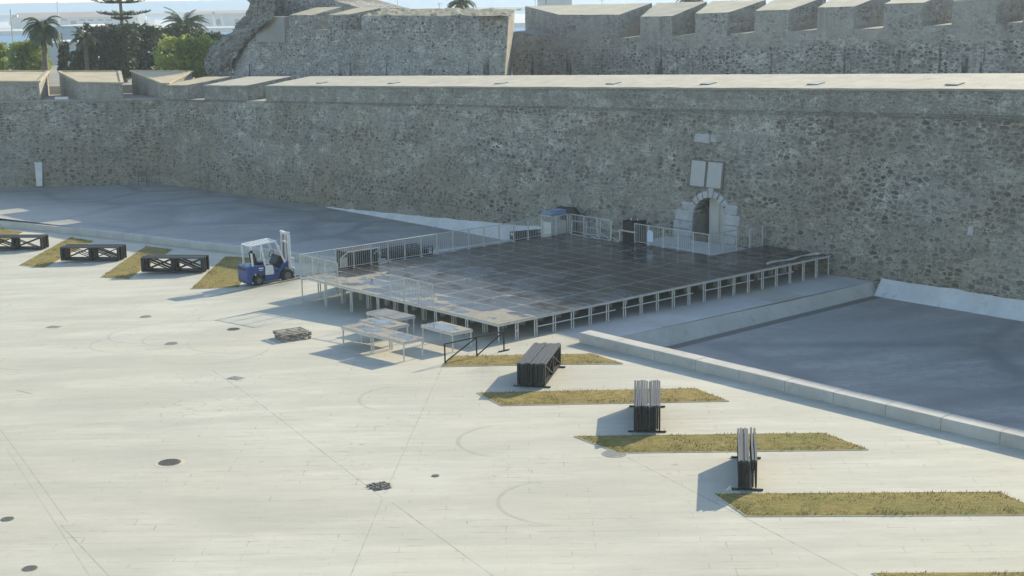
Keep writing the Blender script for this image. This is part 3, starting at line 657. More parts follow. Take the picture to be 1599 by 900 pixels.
# ---- left flank wall with splayed merlons
root = thing('flank_wall', 'shaded rubble wall with three splayed merlons at the left edge', 'rampart wall')
C0 = S(21, 67.75, 0); D0 = atz(0, 292, -1.7); D0.z = 0; fd = (D0-C0).normalized(); fnv = Vector((-fd.y, fd.x, 0))
if fnv.y < 0: fnv = -fnv                    # pointing away from the camera
def FPt(s, z, t_=0.0): return C0+fd*s+fnv*(t_+0.9*max(0, (z+1.7))/8)+Vector((0, 0, z))
ZCf, ZTf = 5.25, 6.55
def onF(px, py, t_=1.0):
    d = ray(px, py); P0 = C0+fnv*t_; k = (P0-CAM).dot(fnv)/d.dot(fnv); P = CAM+d*k; return (P-C0).dot(fd), P.z
mb = MB(); wallface(mb, lambda s, t_: FPt(s, -2.2+(ZCf+2.2)*t_), lin(-1.5, 60, 50), lin(0, 1, 14)); mb.build('masonry', M['rubble'], root)
mb = MB()
mb.hexa([FPt(-1, ZCf-.08, -.1), FPt(60, ZCf-.08, -.1), FPt(60, ZCf-.08, 7), FPt(-1, ZCf-.08, 7)], [FPt(-1, ZCf+.04, -.1), FPt(60, ZCf+.04, -.1), FPt(60, ZCf+.04, 7), FPt(-1, ZCf+.04, 7)])
mb.build('sill', M['plaster'], root)
mb = MB(); mb.hexa([FPt(-5, ZCf, 8.3), FPt(60, ZCf, 8.3), FPt(60, ZCf, 8.7), FPt(-5, ZCf, 8.7)], [FPt(-5, ZCf+.72, 8.3), FPt(60, ZCf+.72, 8.3), FPt(60, ZCf+.72, 8.7), FPt(-5, ZCf+.72, 8.7)]); mb.build('inner_kerb', M['coping'], root)
TB = 6.5
def merlon_f(f0, f1, b0, b1, mt):
    # px of front-top ends and back-top ends
    s0, z0 = onF(*f0, 1.0); s1, z1 = onF(*f1, 1.0); q0, y0 = onF(*b0, 1+TB); q1, y1 = onF(*b1, 1+TB)
    mb = MB()
    def lerp(a, b, t): return a+(b-a)*t
    def T(i, j):                         # i along (0..1), j front->back
        s = lerp(lerp(s0, s1, i), lerp(q0, q1, i), j); z = lerp(lerp(z0, z1, i), lerp(y0, y1, i), j)
        return C0+fd*s+fnv*(.95+TB*j)+Vector((0, 0, z))
    wallface(mb, lambda i, j: T(i, j), lin(0, 1, 6), lin(0, 1, 6), 1, .03)
    for i in (0, 1):
        wallface(mb, lambda j, t: (lambda P: Vector((P.x, P.y, lerp(ZCf, P.z, t))))(T(i, j)), lin(0, 1, 6), lin(0, 1, 4), 0, .03)
    for j in (0, 1):
        wallface(mb, lambda i, t: (lambda P: Vector((P.x, P.y, lerp(ZCf, P.z, t))))(T(i, j)), lin(0, 1, 6), lin(0, 1, 4), 0, .03)
    # raised rim
    for (p, q) in ((T(0, 1), T(1, 1)), (T(1, 0), T(1, 1)), (T(0, 0), T(0, 1)), (T(0, 0), T(1, 0))):
        mb.bar(p+Vector((0, 0, .02)), q+Vector((0, 0, .02)), .28, .12, 2)
    mb.build('merlon', [M['rubble'], mt, M['merlontop']], root)
merlon_f((61, 128), (-75, 127), (75, 112), (-90, 111), M['merlontop'])
merlon_f((191, 130), (126, 129), (187, 112), (92, 112), M['merlontop'])
merlon_f((262, 131), (255, 131), (300, 112), (205, 111), M['merlontop'])
merlon_f((-115, 127), (-240, 126), (-110, 111), (-260, 110), M['merlontop'])
# little white plate in an embrasure
s_, z_ = onF(96, 151, 1.5); P = C0+fd*s_+fnv*1.5; mb = MB(); mb.box(-.55, .55, -.04, .04, 0, .22, Matrix.Translation((P.x, P.y, ZCf+.05))); o = mb.build('plate', M['white']); tag(o, 'small white plate in the embrasure of the left flank wall', 'plate')
# white leaning slab and grey rack
P = atz(61, 291, -1.66); mb = MB()
d = Vector((fd.x, fd.y, 0))*-1
wv = d if d.x > 0 else -d
mb.hexa([P-wv*.22-Vector((0, .0, 0)), P+wv*.27, P+wv*.27+Vector((0, .1, 0)), P-wv*.22+Vector((0, .1, 0))], [P-wv*.42+Vector((0, .6, 2.0)), P+wv*.22+Vector((0, .6, 2.0)), P+wv*.22+Vector((0, .7, 2.0)), P-wv*.42+Vector((0, .7, 2.0))])
o = mb.build('stone_slab', M['skirt'], bevel=.02); tag(o, 'tall tapering pale slab leaning on the shaded flank wall', 'slab')
P = atz(226.5, 287, -1.68)+Vector((.25, -1.7, 0)); mb = MB(); R_ = Matrix.Translation(P) @ Matrix.Rotation(.25, 4, 'Z')
for x_ in (-.33, .33):
    for y_ in (0, .3): mb.box(x_-.05, x_+.05, y_-.03, y_+.03, 0, 1.25, R_)
for z_ in (.35, .8): mb.box(-.33, .33, -.03, .03, z_, z_+.08, R_)
mb.box(-.28, .28, -.05, .0, .9, 1.2, R_); o = mb.build('metal_rack', M['iron']); tag(o, 'small grey metal rack standing in the corner of the ditch', 'rack')

# ---- second rampart (upper)
A2 = 48.0
root = thing('upper_rampart', 'tall weathered rampart with embrasures rising behind the parapet', 'rampart wall')
def PB(px, py, A=A2): P = onA(px, py, A); return P
# body under sills
sill = [(815, 50), (850, 56), (970, 60), (995, 58.5), (1082, 55), (1172, 52), (1270, 47.5), (1372, 44.5), (1484, 39), (1600, 35), (1700, 31)]
mb = MB()
def sillz(b):
    L = [(st(PB(*p))[1], PB(*p).z) for p in sill]; L.sort()
    if b <= L[0][0]: return L[0][1]+(L[0][0]-b)*.034
    for (b0, z0), (b1, z1) in zip(L, L[1:]):
        if b <= b1: return z0+(z1-z0)*(b-b0)/(b1-b0)
    return L[-1][1]
wallface(mb, lambda b, t_: S(A2-.3*(1-t_), b, 2+(sillz(b)-2)*t_), lin(-16, bA(800, 50, A2), 70), lin(0, 1, 10), 0, .08)
wallface(mb, lambda b, t_: S(A2+5.5*t_, b, sillz(b)+.25*t_), lin(-16, bA(800, 50, A2), 40), lin(0, 1, 4), 1, .04)
# ledge at the foot
for b0, b1 in zip(lin(-16, 44, 40), lin(-16, 44, 40)[1:]):
    zz = lambda b: 7.55-.033*b
    mb.hexa([S(A2-.8, b0, zz(b0)-2), S(A2-.8, b1, zz(b1)-2), S(A2, b1, zz(b1)-2), S(A2, b0, zz(b0)-2)], [S(A2-.55, b0, zz(b0)), S(A2-.55, b1, zz(b1)), S(A2, b1, zz(b1)+.1), S(A2, b0, zz(b0)+.1)])
_q = PB(1240, 49); PZ = _q.z+.0333*(st(_q)[1]+41.6)
M['up'] = rubble('render_over_rubble', mortar=(0.56, 0.54, 0.48), mid=(0.30, 0.28, 0.24), warm=False, stain=0.4, plaster_z=(PZ-.95, 2.2, 0), streak=0.8)
mb.build('masonry', [M['up'], M['plaster']], root)
M['plaster2'] = concrete('grey_merlon_render', (0.31, 0.305, 0.28), (0.235, 0.23, 0.21), 0.35, 0.25, 0.02)
def merlon_u(fl, frt, bl, br, sillL, sillR, mats=None, A=A2, T=4.1, name='merlon', drop=.35):
    mb = MB(); a = PB(*fl, A); b = PB(*frt, A); c = PB(*br, A+T); d = PB(*bl, A+T)
    lerp = lambda p, q, t: p+(q-p)*t
    def wz(P, t, zb): return Vector((P.x, P.y, zb+(P.z-zb)*t))
    za, zb_ = PB(*sillL, A).z-drop, PB(*sillR, A).z-drop
    out = Vector((-U.x, -U.y, 0))*.02
    wallface(mb, lambda i, t: wz(lerp(a, b, i), t, lerp2(za, zb_, i))+out*(1+(1-t)*1), lin(0, 1, 10), lin(0, 1, 6), 0, .03)
    wallface(mb, lambda i, t: wz(lerp(b, c, i), t, zb_-.2)+out, lin(0, 1, 6), lin(0, 1, 5), 0, .03)
    wallface(mb, lambda i, t: wz(lerp(a, d, i), t, za-.2)+out, lin(0, 1, 6), lin(0, 1, 5), 0, .03)
    wallface(mb, lambda i, t: wz(lerp(d, c, i), t, za-.2), lin(0, 1, 6), lin(0, 1, 3), 0, .03)
    wallface(mb, lambda i, t: lerp(lerp(a, b, i), lerp(d, c, i), t)+Vector((0, 0, .01)), lin(0, 1, 8), lin(0, 1, 5), 1, .03)
    mb.build(name, mats or [M['up'], M['plaster2b']], root)
def lerp2(a, b, t): return a+(b-a)*t
M['plaster2b'] = concrete('sunlit_merlon_top', (0.58, 0.50, 0.35), (0.44, 0.38, 0.27), 0.8, 0.3)  # tan sunlit look of the merlon tops raised into the colour
merlon_u((873, 23.5), (967, 23.5), (820, 10), (1018, 5), (850, 56), (967, 60))
merlon_u((1000, 26.5), (1050, 25.5), (1026, 5), (1104, 3), (995, 59), (1050, 57))
merlon_u((1086, 21.5), (1137, 20), (1112, 2), (1196, 0), (1080, 55), (1138, 54))
merlon_u((1179, 17), (1233, 15.5), (1212, -2), (1290, -5), (1172, 52), (1234, 50))
merlon_u((1277, 12), (1334, 10.5), (1308, -7), (1392, -11), (1268, 48), (1335, 46))
merlon_u((1381, 6.5), (1442, 4.5), (1420, -13), (1500, -17), (1372, 44), (1440, 41))
merlon_u((1488, 1.5), (1557, -1), (1530, -19), (1620, -24), (1482, 39), (1556, 37))
merlon_u((1600, -5), (1680, -9), (1650, -27), (1740, -32), (1596, 35), (1676, 31))
# bastion
A3 = 37.0
root = thing('bastion', 'projecting stone bastion with sunlit corner in front of the upper rampart', 'bastion')
def bAA(px, py, A): return st(onA(px, py, A))[1]
bL, bR = bAA(402, 60, A3), bAA(797, 60, A3)
def ztb(b):                                 # wall top under merlon line
    return onA(800, 24, A3).z+0.0*(b)
mb = MB()
zt = onA(800, 24.5, A3).z; zt2 = onA(570, 25, A3).z
bx = bAA(568, 25, A3)
wallface(mb, lambda b, t_: S(A3-.2-.8*(1-t_), b, 1.5+(zt-1.5)*t_), lin(bR, bx, 46), lin(0, 1, 14), 0, .10)
wallface(mb, lambda b, t_: S(A3-.2-.8*(1-t_)-.02, b, 1.5+(10.5-1.5)*t_), lin(bx, bL+4, 34), lin(0, 1, 12), 0, .10)
wallface(mb, lambda b, t_: S(A3-.2+5*t_, b, 10.5), lin(bx, bL, 10), lin(0, 1, 3), 1, .05)
# top surface (rough earth and weeds)
cR = PB(815, 14, A3+5); cL = PB(596, 13, A3+5)
def topf(i, j):
    p = S(A3-.22, bR+(bx-bR)*i, zt); q = cR+(cL-cR)*i; return p+(q-p)*j
wallface(mb, topf, lin(0, 1, 40), lin(0, 1, 6), 1, .16)
# lit return face, splayed to the right
p0 = S(A3-.2, bR, 0); az = math.radians(9.5); rd = Vector((math.sin(az+.0), math.cos(az), 0))
k0 = onA(797, 25, A3)
def retf(i, t_):
    bt = 1.5+(zt-1.5)*t_; base = S(A3-.2-.8*(1-t_), bR, bt); dd = Vector((.55*i, 14*i, 0)); return base+dd
wallface(mb, retf, lin(0, 1, 8), lin(0, 1, 14), 2, .06)
wallface(mb, lambda i, t_: retf(i, 1.0)+Vector((-2.5*t_, 0, .02)), lin(0, 1, 8), lin(0, 1, 3), 1, .05)
M['lit'] = rubble('sunlit_corner_masonry', mortar=(0.50, 0.46, 0.38), mid=(0.36, 0.32, 0.26), dark=(0.2, 0.18, 0.14), stain=0.1, warm=False)  # warmer, less dark masonry copy; sunlight on this face put into its colour
M['earthtop'] = concrete('weedy_rampart_top', (0.25, 0.225, 0.145), (0.15, 0.145, 0.09), 0.8, 0.6, 0.08)
mb.build('masonry', [M['rubble2'], M['earthtop'], M['lit']], root)
merlon_u((451, 24), (488, 24), (494, 12), (534, 11), (448, 50), (490, 50), [M['rubble2'], M['merlontop']], A3-.2, 3.0, drop=.5)
merlon_u((512, 23.5), (545, 23), (560, 12), (594, 13), (510, 50), (546, 50), [M['rubble2'], M['merlontop']], A3-.2, 3.0, drop=.5)
mb = MB(); q0, q1 = bAA(450, 40, A3), bAA(405, 40, A3)
mb.hexa([S(A3-.42, q0, 9.3), S(A3-.42, q1, 9.3), S(A3+1, q1, 9.3), S(A3+1, q0, 9.3)], [S(A3-.38, q0, 11.6), S(A3-.38, q1, 11.6), S(A3+1, q1, 11.6), S(A3+1, q0, 11.6)]); mb.build('render_patch', M['plaster2'], root)
# tower block above, going out of the frame
root = thing('old_tower', 'massive ruined stone tower rising out of the frame beside the harbour view', 'tower')
mb = MB()
TA = 44.5
tl, tr = onA(398, 20, TA), onA(520, 20, TA)
bl_, br_ = st(tl)[1], st(tr)[1]
wallface(mb, lambda b, t_: S(TA-.6*(1-t_), b, 1+(14.3-1)*t_), lin(br_, bl_, 20), lin(0, 1, 18), 0, .25)
wallface(mb, lambda i, t_: S(TA-.6*(1-t_), bl_, 1+13.3*t_)+Vector((.10, 1, 0))*8*i, lin(0, 1, 8), lin(0, 1, 18), 0, .25)
wallface(mb, lambda b, t_: S(TA+8*t_, b, 14.3), lin(br_, bl_, 6), lin(0, 1, 4), 0, .2)
# sloping shoulder to the right
pa = onA(512, -2, TA); pb = onA(567, 14, TA)
for (P0, P1) in ((pa, pb),):
    mb.hexa([Vector((tr.x, tr.y, 9)), Vector((pb.x, pb.y, 9)), Vector((pb.x, pb.y, 9))+Vector((U.x, U.y, 0))*5, Vector((tr.x, tr.y, 9))+Vector((U.x, U.y, 0))*5],
            [pa, pb, pb+Vector((U.x, U.y, 0))*5, pa+Vector((U.x, U.y, 0))*5])
mb.build('masonry', M['rubble2'], root)
# collapsed rock mass at its foot
mb = MB()
prof = [(338, 122), (336, 100), (342, 84), (352, 66), (366, 52), (380, 45), (388, 33), (393, 20), (396, 8), (397, -6)]
NJ = 16
vs_ = []
for (px, py) in prof:
    P = onA(px, py, A3+2.5)
    row = []
    for j in range(NJ+1):
        t_ = j/NJ; ang = math.pi*t_
        q = P + V.to_3d()*(-1)*(0)+Vector((U.x, U.y, 0))*(-3.2*math.sin(ang*.5)) + V.to_3d()*(-9*t_**1.6)
        row.append(q)
    vs_.append(row)
base = 0
for row in vs_:
    for q in row:
        n_ = mnoise.noise_vector(q*.45)*.9+mnoise.noise_vector(q*1.4)*.35; n_.z *= .5
        mb.v.append(tuple(q+n_))
for i in range(len(vs_)-1):
    for j in range(NJ): mb.f.append((i*(NJ+1)+j, i*(NJ+1)+j+1, (i+1)*(NJ+1)+j+1, (i+1)*(NJ+1)+j)); mb.mi.append(0)
for row in (vs_,):
    n0 = len(mb.v)
    for r_ in row: mb.v.append(tuple(r_[0]+Vector((1.5, 7, 0))))
    for i in range(len(row)-1): mb.f.append((i*(NJ+1), (i+1)*(NJ+1), n0+i+1, n0+i)); mb.mi.append(0)
M['rock'] = rubble('crumbling_masonry', mortar=(0.42, 0.40, 0.36), mid=(0.24, 0.23, 0.20), dark=(0.07, 0.07, 0.065), warm=False, stain=0.6, scale=0.8)
o = mb.build('rock_base', M['rock'], root)
md = o.modifiers.new('sub', 'SUBSURF'); md.levels = md.render_levels = 3; md.subdivision_type = 'SIMPLE'
tx = bpy.data.textures.new('rock', 'CLOUDS'); tx.noise_scale = 1.1; tx.noise_depth = 3
dm = o.modifiers.new('d', 'DISPLACE'); dm.texture = tx; dm.strength = 1.0; dm.texture_coords = 'GLOBAL'
tx2 = bpy.data.textures.new('rock_fine', 'CLOUDS'); tx2.noise_scale = .35; tx2.noise_depth = 3
dm2 = o.modifiers.new('d2', 'DISPLACE'); dm2.texture = tx2; dm2.strength = .45; dm2.texture_coords = 'GLOBAL'

# ================================================================== LAND, SEA, HARBOUR
mb = MB(); mb.box(-30000, 30000, -3000, 40000, -9, -6); o = mb.build('sea', M['sea']); tag(o, kind='structure')
mb = MB(); mb.hexa([S(24, -150, -7), S(24, 200, -7), S(300, 260, -7), S(300, -150, -7)], [S(24, -150, 2.5), S(24, 200, 2.5), S(140, 200, 2.5), S(140, -150, 2.5)]); o = mb.build('terrain', M['land']); tag(o, kind='structure')
mb = MB()
pA, pB = atz(-60, 52, -6), atz(0, 52, -6)
qy = atd(0, 45, 860).y
mb.box(-700, 500, 880, 1300, -8, -3.5); o = mb.build('quay', M['wallgrey']); tag(o, 'long grey quay across the harbour water', 'quay')
mb = MB(); mb.box(-2500, 900, 1750, 1800, -8, -1.0); o = mb.build('breakwater', M['wallgrey']); tag(o, 'far dark breakwater line below the sea horizon', 'breakwater')
def shed(x0, x1, yroof, yeave, ybase, dist, label, doors, gable=None, roof='roofred', wall='wallwhite', depth=30, nm='warehouse'):
    P0, P1 = atd(x0, ybase, dist), atd(x1, ybase, dist); zt, ze = atd(x0, yroof, dist+depth/2).z, atd(x0, yeave, dist).z
    r = thing(nm, label, 'warehouse' if nm == 'warehouse' else 'building', (P0.x, P0.y, P0.z)); Lx = P1.x-P0.x; hz = ze-P0.z; hr = zt-P0.z
    mb = MB(); mb.box(0, Lx, 0, depth, -3, hz)
    mb.add([(0, 0, hz), (0, depth, hz), (0, depth/2, hr)], [(0, 1, 2)]); mb.add([(Lx, 0, hz), (Lx, depth, hz), (Lx, depth/2, hr)], [(0, 1, 2)])
    mb.build('wall', M[wall], r)
    if hr > hz+.1:
        mb = MB(); e = .4
        mb.add([(-e, -e, hz+.02), (Lx+e, -e, hz+.02), (Lx+e, depth/2, hr+.15), (-e, depth/2, hr+.15), (-e, depth+e, hz+.02), (Lx+e, depth+e, hz+.02)], [(0, 1, 2, 3), (3, 2, 5, 4)]); mb.build('roof', M[roof], r)
    for (dx0, dx1, dy0, dy1) in doors:
        a_, b_ = atd(dx0, dy1, dist), atd(dx1, dy0, dist); mb = MB(); mb.box(a_.x-P0.x, b_.x-P0.x, -.12, -.02, a_.z-P0.z, b_.z-P0.z); mb.build('window', M['glass'], r)
    return r
shed(18, 212, 21, 29, 42, 960, 'long grey-roofed warehouse across the harbour behind the palm', [(111, 119, 32.5, 41)]+[(x_, x_+9, 30.5, 32.5) for x_ in (45, 62, 78, 96, 124, 137, 152, 166, 182)], roof='roofred', wall='wallgrey')
shed(293, 425, 18, 22, 40, 940, 'pale warehouse with three square openings near the tower', [(308, 316, 30, 39), (338, 344, 30, 39), (367, 374, 30, 39), (331, 335, 19, 21.5)], roof='roofred', wall='wallgrey')
# sunlit gable end and small white block at the end of the long warehouse
for (x0, x1, y0, y1, d_, lb) in ((211.5, 217.5, 19, 34, 930, 'bright white gable end of the long warehouse'), (226, 232, 31, 41, 900, 'small bright white harbour building beside the gable')):
    P0, P1 = atd(x0, y1, d_), atd(x1, y0, d_); mb = MB(); wd = P1.x-P0.x
    r = thing('harbour_building', lb, 'building', (P0.x, d_, P0.z)); rotz = math.radians(38); mb.box(0, wd, 0, 6, -2, (P1.z-P0.z)*(.75 if x0 < 220 else 1))
    if x0 < 220: hh = (P1.z-P0.z); mb.add([(0, 0, hh*.75), (wd, 0, hh*.75), (wd, 6, hh*.75), (0, 6, hh*.75), (wd/2, 0, hh), (wd/2, 6, hh)], [(0, 1, 4), (3, 2, 5), (0, 4, 5, 3), (1, 2, 5, 4)])
    mb.build('wall', M['wallwhite'], r); mb = MB(); mb.box(wd*.3, wd*.5, -.1, -.02, .5, 2.2); mb.build('window', M['glass'], r)
    r.rotation_euler = (0, 0, math.radians(-35))
# nearer pale buildings left
def block(x0, x1, y0, y1, d_, lb, wins, mat='wallgrey', dep=18, rz=0.0):
    P0, P1 = atd(x0, y1, d_), atd(x1, y0, d_); r = thing('harbour_building', lb, 'building', (P0.x, d_, P0.z), rz); mb = MB(); wd = P1.x-P0.x; h = P1.z-P0.z
    mb.box(0, wd, 0, dep, -12, h); mb.build('wall', M[mat], r)
    mb = MB(); mb.box(-.25, wd+.25, -.25, dep+.25, h+.003, h+.25); mb.build('parapet', M['wallwhite'], r)
    for (a_, b_, c_, e_) in wins:
        p, q = atd(a_, e_, d_), atd(b_, c_, d_); mb = MB(); mb.box(p.x-P0.x, q.x-P0.x, -.08, -.02, p.z-P0.z, q.z-P0.z); mb.build('window', M['glass'], r)
block(84, 128, 42, 68, 330, 'plain pale building with flat roof behind the palm', [(95, 97, 52, 62)])
block(66, 140, 68, 118, 262, 'wide lower pale-blue building between palm and dark trees', [(110, 118, 90, 96)])
# sheds/boats at left
random.seed(5)
def boat(px, py, L, d_, lb, rz):
    P = atz(px, py, -6); r = thing('sailing_boat', lb, 'boat', (P.x, P.y, -6), rz, 'boats moored in the harbour')
    mb = MB(); n = 8
    for i in range(n):
        t0, t1 = i/n, (i+1)/n; w0, w1 = L*.16*math.sin(math.pi*(.12+.88*t0))**.6, L*.16*math.sin(math.pi*min(.999, .12+.88*t1))**.6
        x0, x1 = L*(t0-.5), L*(t1-.5)
        mb.hexa([(x0, -w0*.5, -.3), (x1, -w1*.5, -.3), (x1, w1*.5, -.3), (x0, w0*.5, -.3)], [(x0, -w0, 1.1), (x1, -w1, 1.1), (x1, w1, 1.1), (x0, w0, 1.1)])
    mb.build('hull', M['wallwhite'], r); mb = MB(); mb.box(-L*.15, L*.2, -L*.09, L*.09, 1.1, 1.9); mb.build('cabin', M['wallwhite'], r, bevel=.1)
    mb = MB(); mb.tube((L*.08, 0, 1), (L*.08, 0, L*1.25), .1); mb.tube((L*.08, 0, 2), (-L*.4, 0, 2.1), .09); mb.build('mast', M['galv'], r)
    mb = MB(); mb.add([(L*.1, .05, 2.5), (L*.1, .05, L*1.15), (L*.48, .05, 1.6)], [(0, 1, 2)]); mb.add([(L*.1, .10, 2.5), (L*.1, .10, L*1.15), (L*.48, .10, 1.6)], [(0, 1, 2)]); mb.build('sail', M['wallwhite'], r)
for i, (px, py, L, tx) in enumerate(((13, 45, 9, 'leftmost'), (25, 45.5, 9, 'second from the left'), (33, 45.5, 10, 'third from the left'), (332, 48, 8, 'nearest the old tower'), (345, 47.5, 8, 'beside the tower rock'))):
    boat(px, py, L, 0, 'white sailing boat moored in the harbour, '+tx, random.uniform(.1, .8))
# lamp posts and masts
def lamp(px, ytop, ybase, d_, lb, arm, r0=.09):
    P = atd(px, ybase, d_); T = atd(px-1.5, ytop, d_); h = T.z-P.z; r = thing('street_lamp', lb, 'street lamp', P)
    mb = MB(); mb.tube((0, 0, -2), (0, 0, h), r0*1.3, 8, r0*.7); mb.build('pole', M['galv'], r)
    mb = MB()
    for a in arm: mb.tube((0, 0, h-.9), (a, 0, h-.6), .05); mb.box(a-.25, a+.25, -.15, .15, h-.78, h-.55)
    mb.build('lamp_head', M['white'], r, bevel=.03)
lamp(24, 15, 112, 150, 'tall slim white street lamp at the left behind the flank wall', (.45,), .085)
lamp(92, 0.5, 40, 600, 'high harbour lighting mast above the long warehouse', (-.9, .9), .28)
for (px, y0, y1, d_, tx) in ((566, 5, 16, 260, 'thin pole left of the palm top'), (621, -6, 16, 260, 'tallest thin pole just left of the palm top'), (686, 4, 14, 280, 'short pole beside the palm top'), (836, -4, 12, 280, 'thin pole at the white block'), (940, -2, 8, 280, 'thin pole between white block and merlons')):
    P = atd(px, y1, d_); T = atd(px, y0, d_); r = MB(); r.tube(P-Vector((0, 0, 4)), T, .07, 6); r.tube(T-Vector((.5, 0, .3)), T+Vector((.5, 0, -.3)), .04, 4); o = r.build('mast', M['galv']); tag(o, tx+' behind the upper rampart', 'pole', 'poles beyond the upper rampart')
block(842, 893, -3, 12, 300, 'white block building peeping over the upper rampart', [(852, 853, -1, 7)], 'wallwhite')

# ================================================================== TREES
def leaves(mb, pts, size, rng, flat=0.5, mi=0):
    for p in pts:
        s = size*rng.uniform(.6, 1.4); n = Vector((rng.gauss(0, 1), rng.gauss(0, 1), rng.gauss(0, 1)*.8+.6)).normalized()
        a = n.orthogonal().normalized(); a = Matrix.Rotation(rng.uniform(0, 6.28), 3, n) @ a; b = n.cross(a)
        mb.add([p-a*s, p-b*s*flat, p+a*s, p+b*s*flat], [(0, 1, 2, 3)], mi)
def tree(name, label, base, lobes, nl, size, mat, seed, group=None, trunk_r=.25, mat2=None, f2=.3):
    """lobes: (centre offset, radii)"""
    rng = random.Random(seed); r = thing(name, label, 'tree' if 'shrub' not in name else 'shrub', base, 0, group)
    mb = MB(); vol = [l[1][0]*l[1][1]*l[1][2] for l in lobes]; tot = sum(vol)**1
    for (c, R_), vv in zip(lobes, vol):
        n = int(nl*vv/tot); pts = []
        for _ in range(n):
            d = Vector((rng.gauss(0, 1), rng.gauss(0, 1), rng.gauss(0, 1))).normalized(); k = rng.uniform(.45, 1.0)**.5
            q = Vector((d.x*R_[0], d.y*R_[1], d.z*R_[2]))*k
            nz = mnoise.noise((q+Vector(c))*1.1+Vector((seed, 0, 0))); 
            if nz < -.18: continue
            q *= 1+.30*nz
            pts.append(Vector(c)+q)
        if mat2:
            up_ = [p for p in pts if rng.random() < f2]; lo_ = [p for p in pts if p not in up_] if False else pts
        leaves(mb, pts, size, rng)
    mb.build('crown', mat, r)
    mb = MB()
    top = max(lobes, key=lambda l: l[0][2])[0][2]
    mb.tube((0, 0, -3), (0.1, 0, top*.55), trunk_r*1.3, 8, trunk_r*.7)
    for (c, R_) in lobes[:9]:
        mb.tube((0.05, 0, top*rng.uniform(.25, .5)), Vector(c), trunk_r*.5, 6, trunk_r*.12)
    mb.build('trunk', M['bark'], r, smooth=True)
    return r
def blob(px0, px1, y0, y1, d_, seed, n=7):
    """lobes filling the picture box seen at distance d_, as world-size offsets"""
    rng = random.Random(seed); P = atd((px0+px1)/2, y1, d_); Tz = atd((px0+px1)/2, y0, d_).z; W = (px1-px0)/FPX*d_*1.01; H = Tz-P.z; L = []
    for i in range(n):
        t = (i+.5)/n; x = (t-.5)*W*.72; rr = W*rng.uniform(.2, .28); z = H*(.60+.22*math.sin(math.pi*t)*rng.uniform(.4, 1.2)); rz = min(H-z, H*.45)*rng.uniform(.85, 1.15)
        L.append(((x, rng.uniform(-.25, .25)*W*.5, z), (rr, rr, max(.8, rz))))
        L.append(((x*.95, rng.uniform(-.4, .1)*W*.5, H*.25), (rr*1.1, rr, H*.36)))
    return P, L
specs = [('broadleaf_tree', 'big dark tree immediately right of the cypress', 128, 215, 40, 114, 158, 8500, .22, 'leafdark', 11), ('broadleaf_tree', 'dark tree under the tall layered pine', 180, 258, 38, 114, 165, 8000, .22, 'leafdark', 12),
         ('broadleaf_tree', 'dark olive tree below the spiky palm', 240, 318, 38, 108, 170, 6500, .22, 'leafolive', 13), ('broadleaf_tree', 'dark tree touching the ruined tower foot', 296, 350, 50, 112, 166, 5000, .2, 'leafolive', 14),
         ('broadleaf_tree', 'bright yellow-green sunlit tree before the dark trees', 252, 340, 58, 118, 150, 6500, .2, 'leafbright', 15),
         ('broadleaf_tree', 'bright round tree at the foot of the drooping palm', 18, 76, 65, 118, 148, 6500, .19, 'leafbright', 16), ('broadleaf_tree', 'bright tree cut by the left picture edge', -30, 16, 68, 118, 150, 4500, .19, 'leafbright', 17),
         ('shrub', 'low dark shrub between cypress and big dark tree', 112, 140, 78, 112, 156, 1800, .2, 'leafdark', 18)]
for nm, lb, x0, x1, y0, y1, d_, nl, sz, mt, sd_ in specs:
    P, L = blob(x0, x1, y0, y1, d_, sd_); tree(nm, lb, P, L, nl, sz, M[mt], sd_, 'trees behind the flank wall')
P = atd(104, 114, 152); Tz = atd(104, 67, 152).z; H_ = Tz-P.z
tree('cypress', 'narrow dark column-shaped cypress beside the pale building', P, [((0, 0, H_*(.12+.2*i)), (.85-.08*i, .85-.08*i, H_*.16)) for i in range(5)], 3000, .16, M['leafdark'], 21, None, .15)
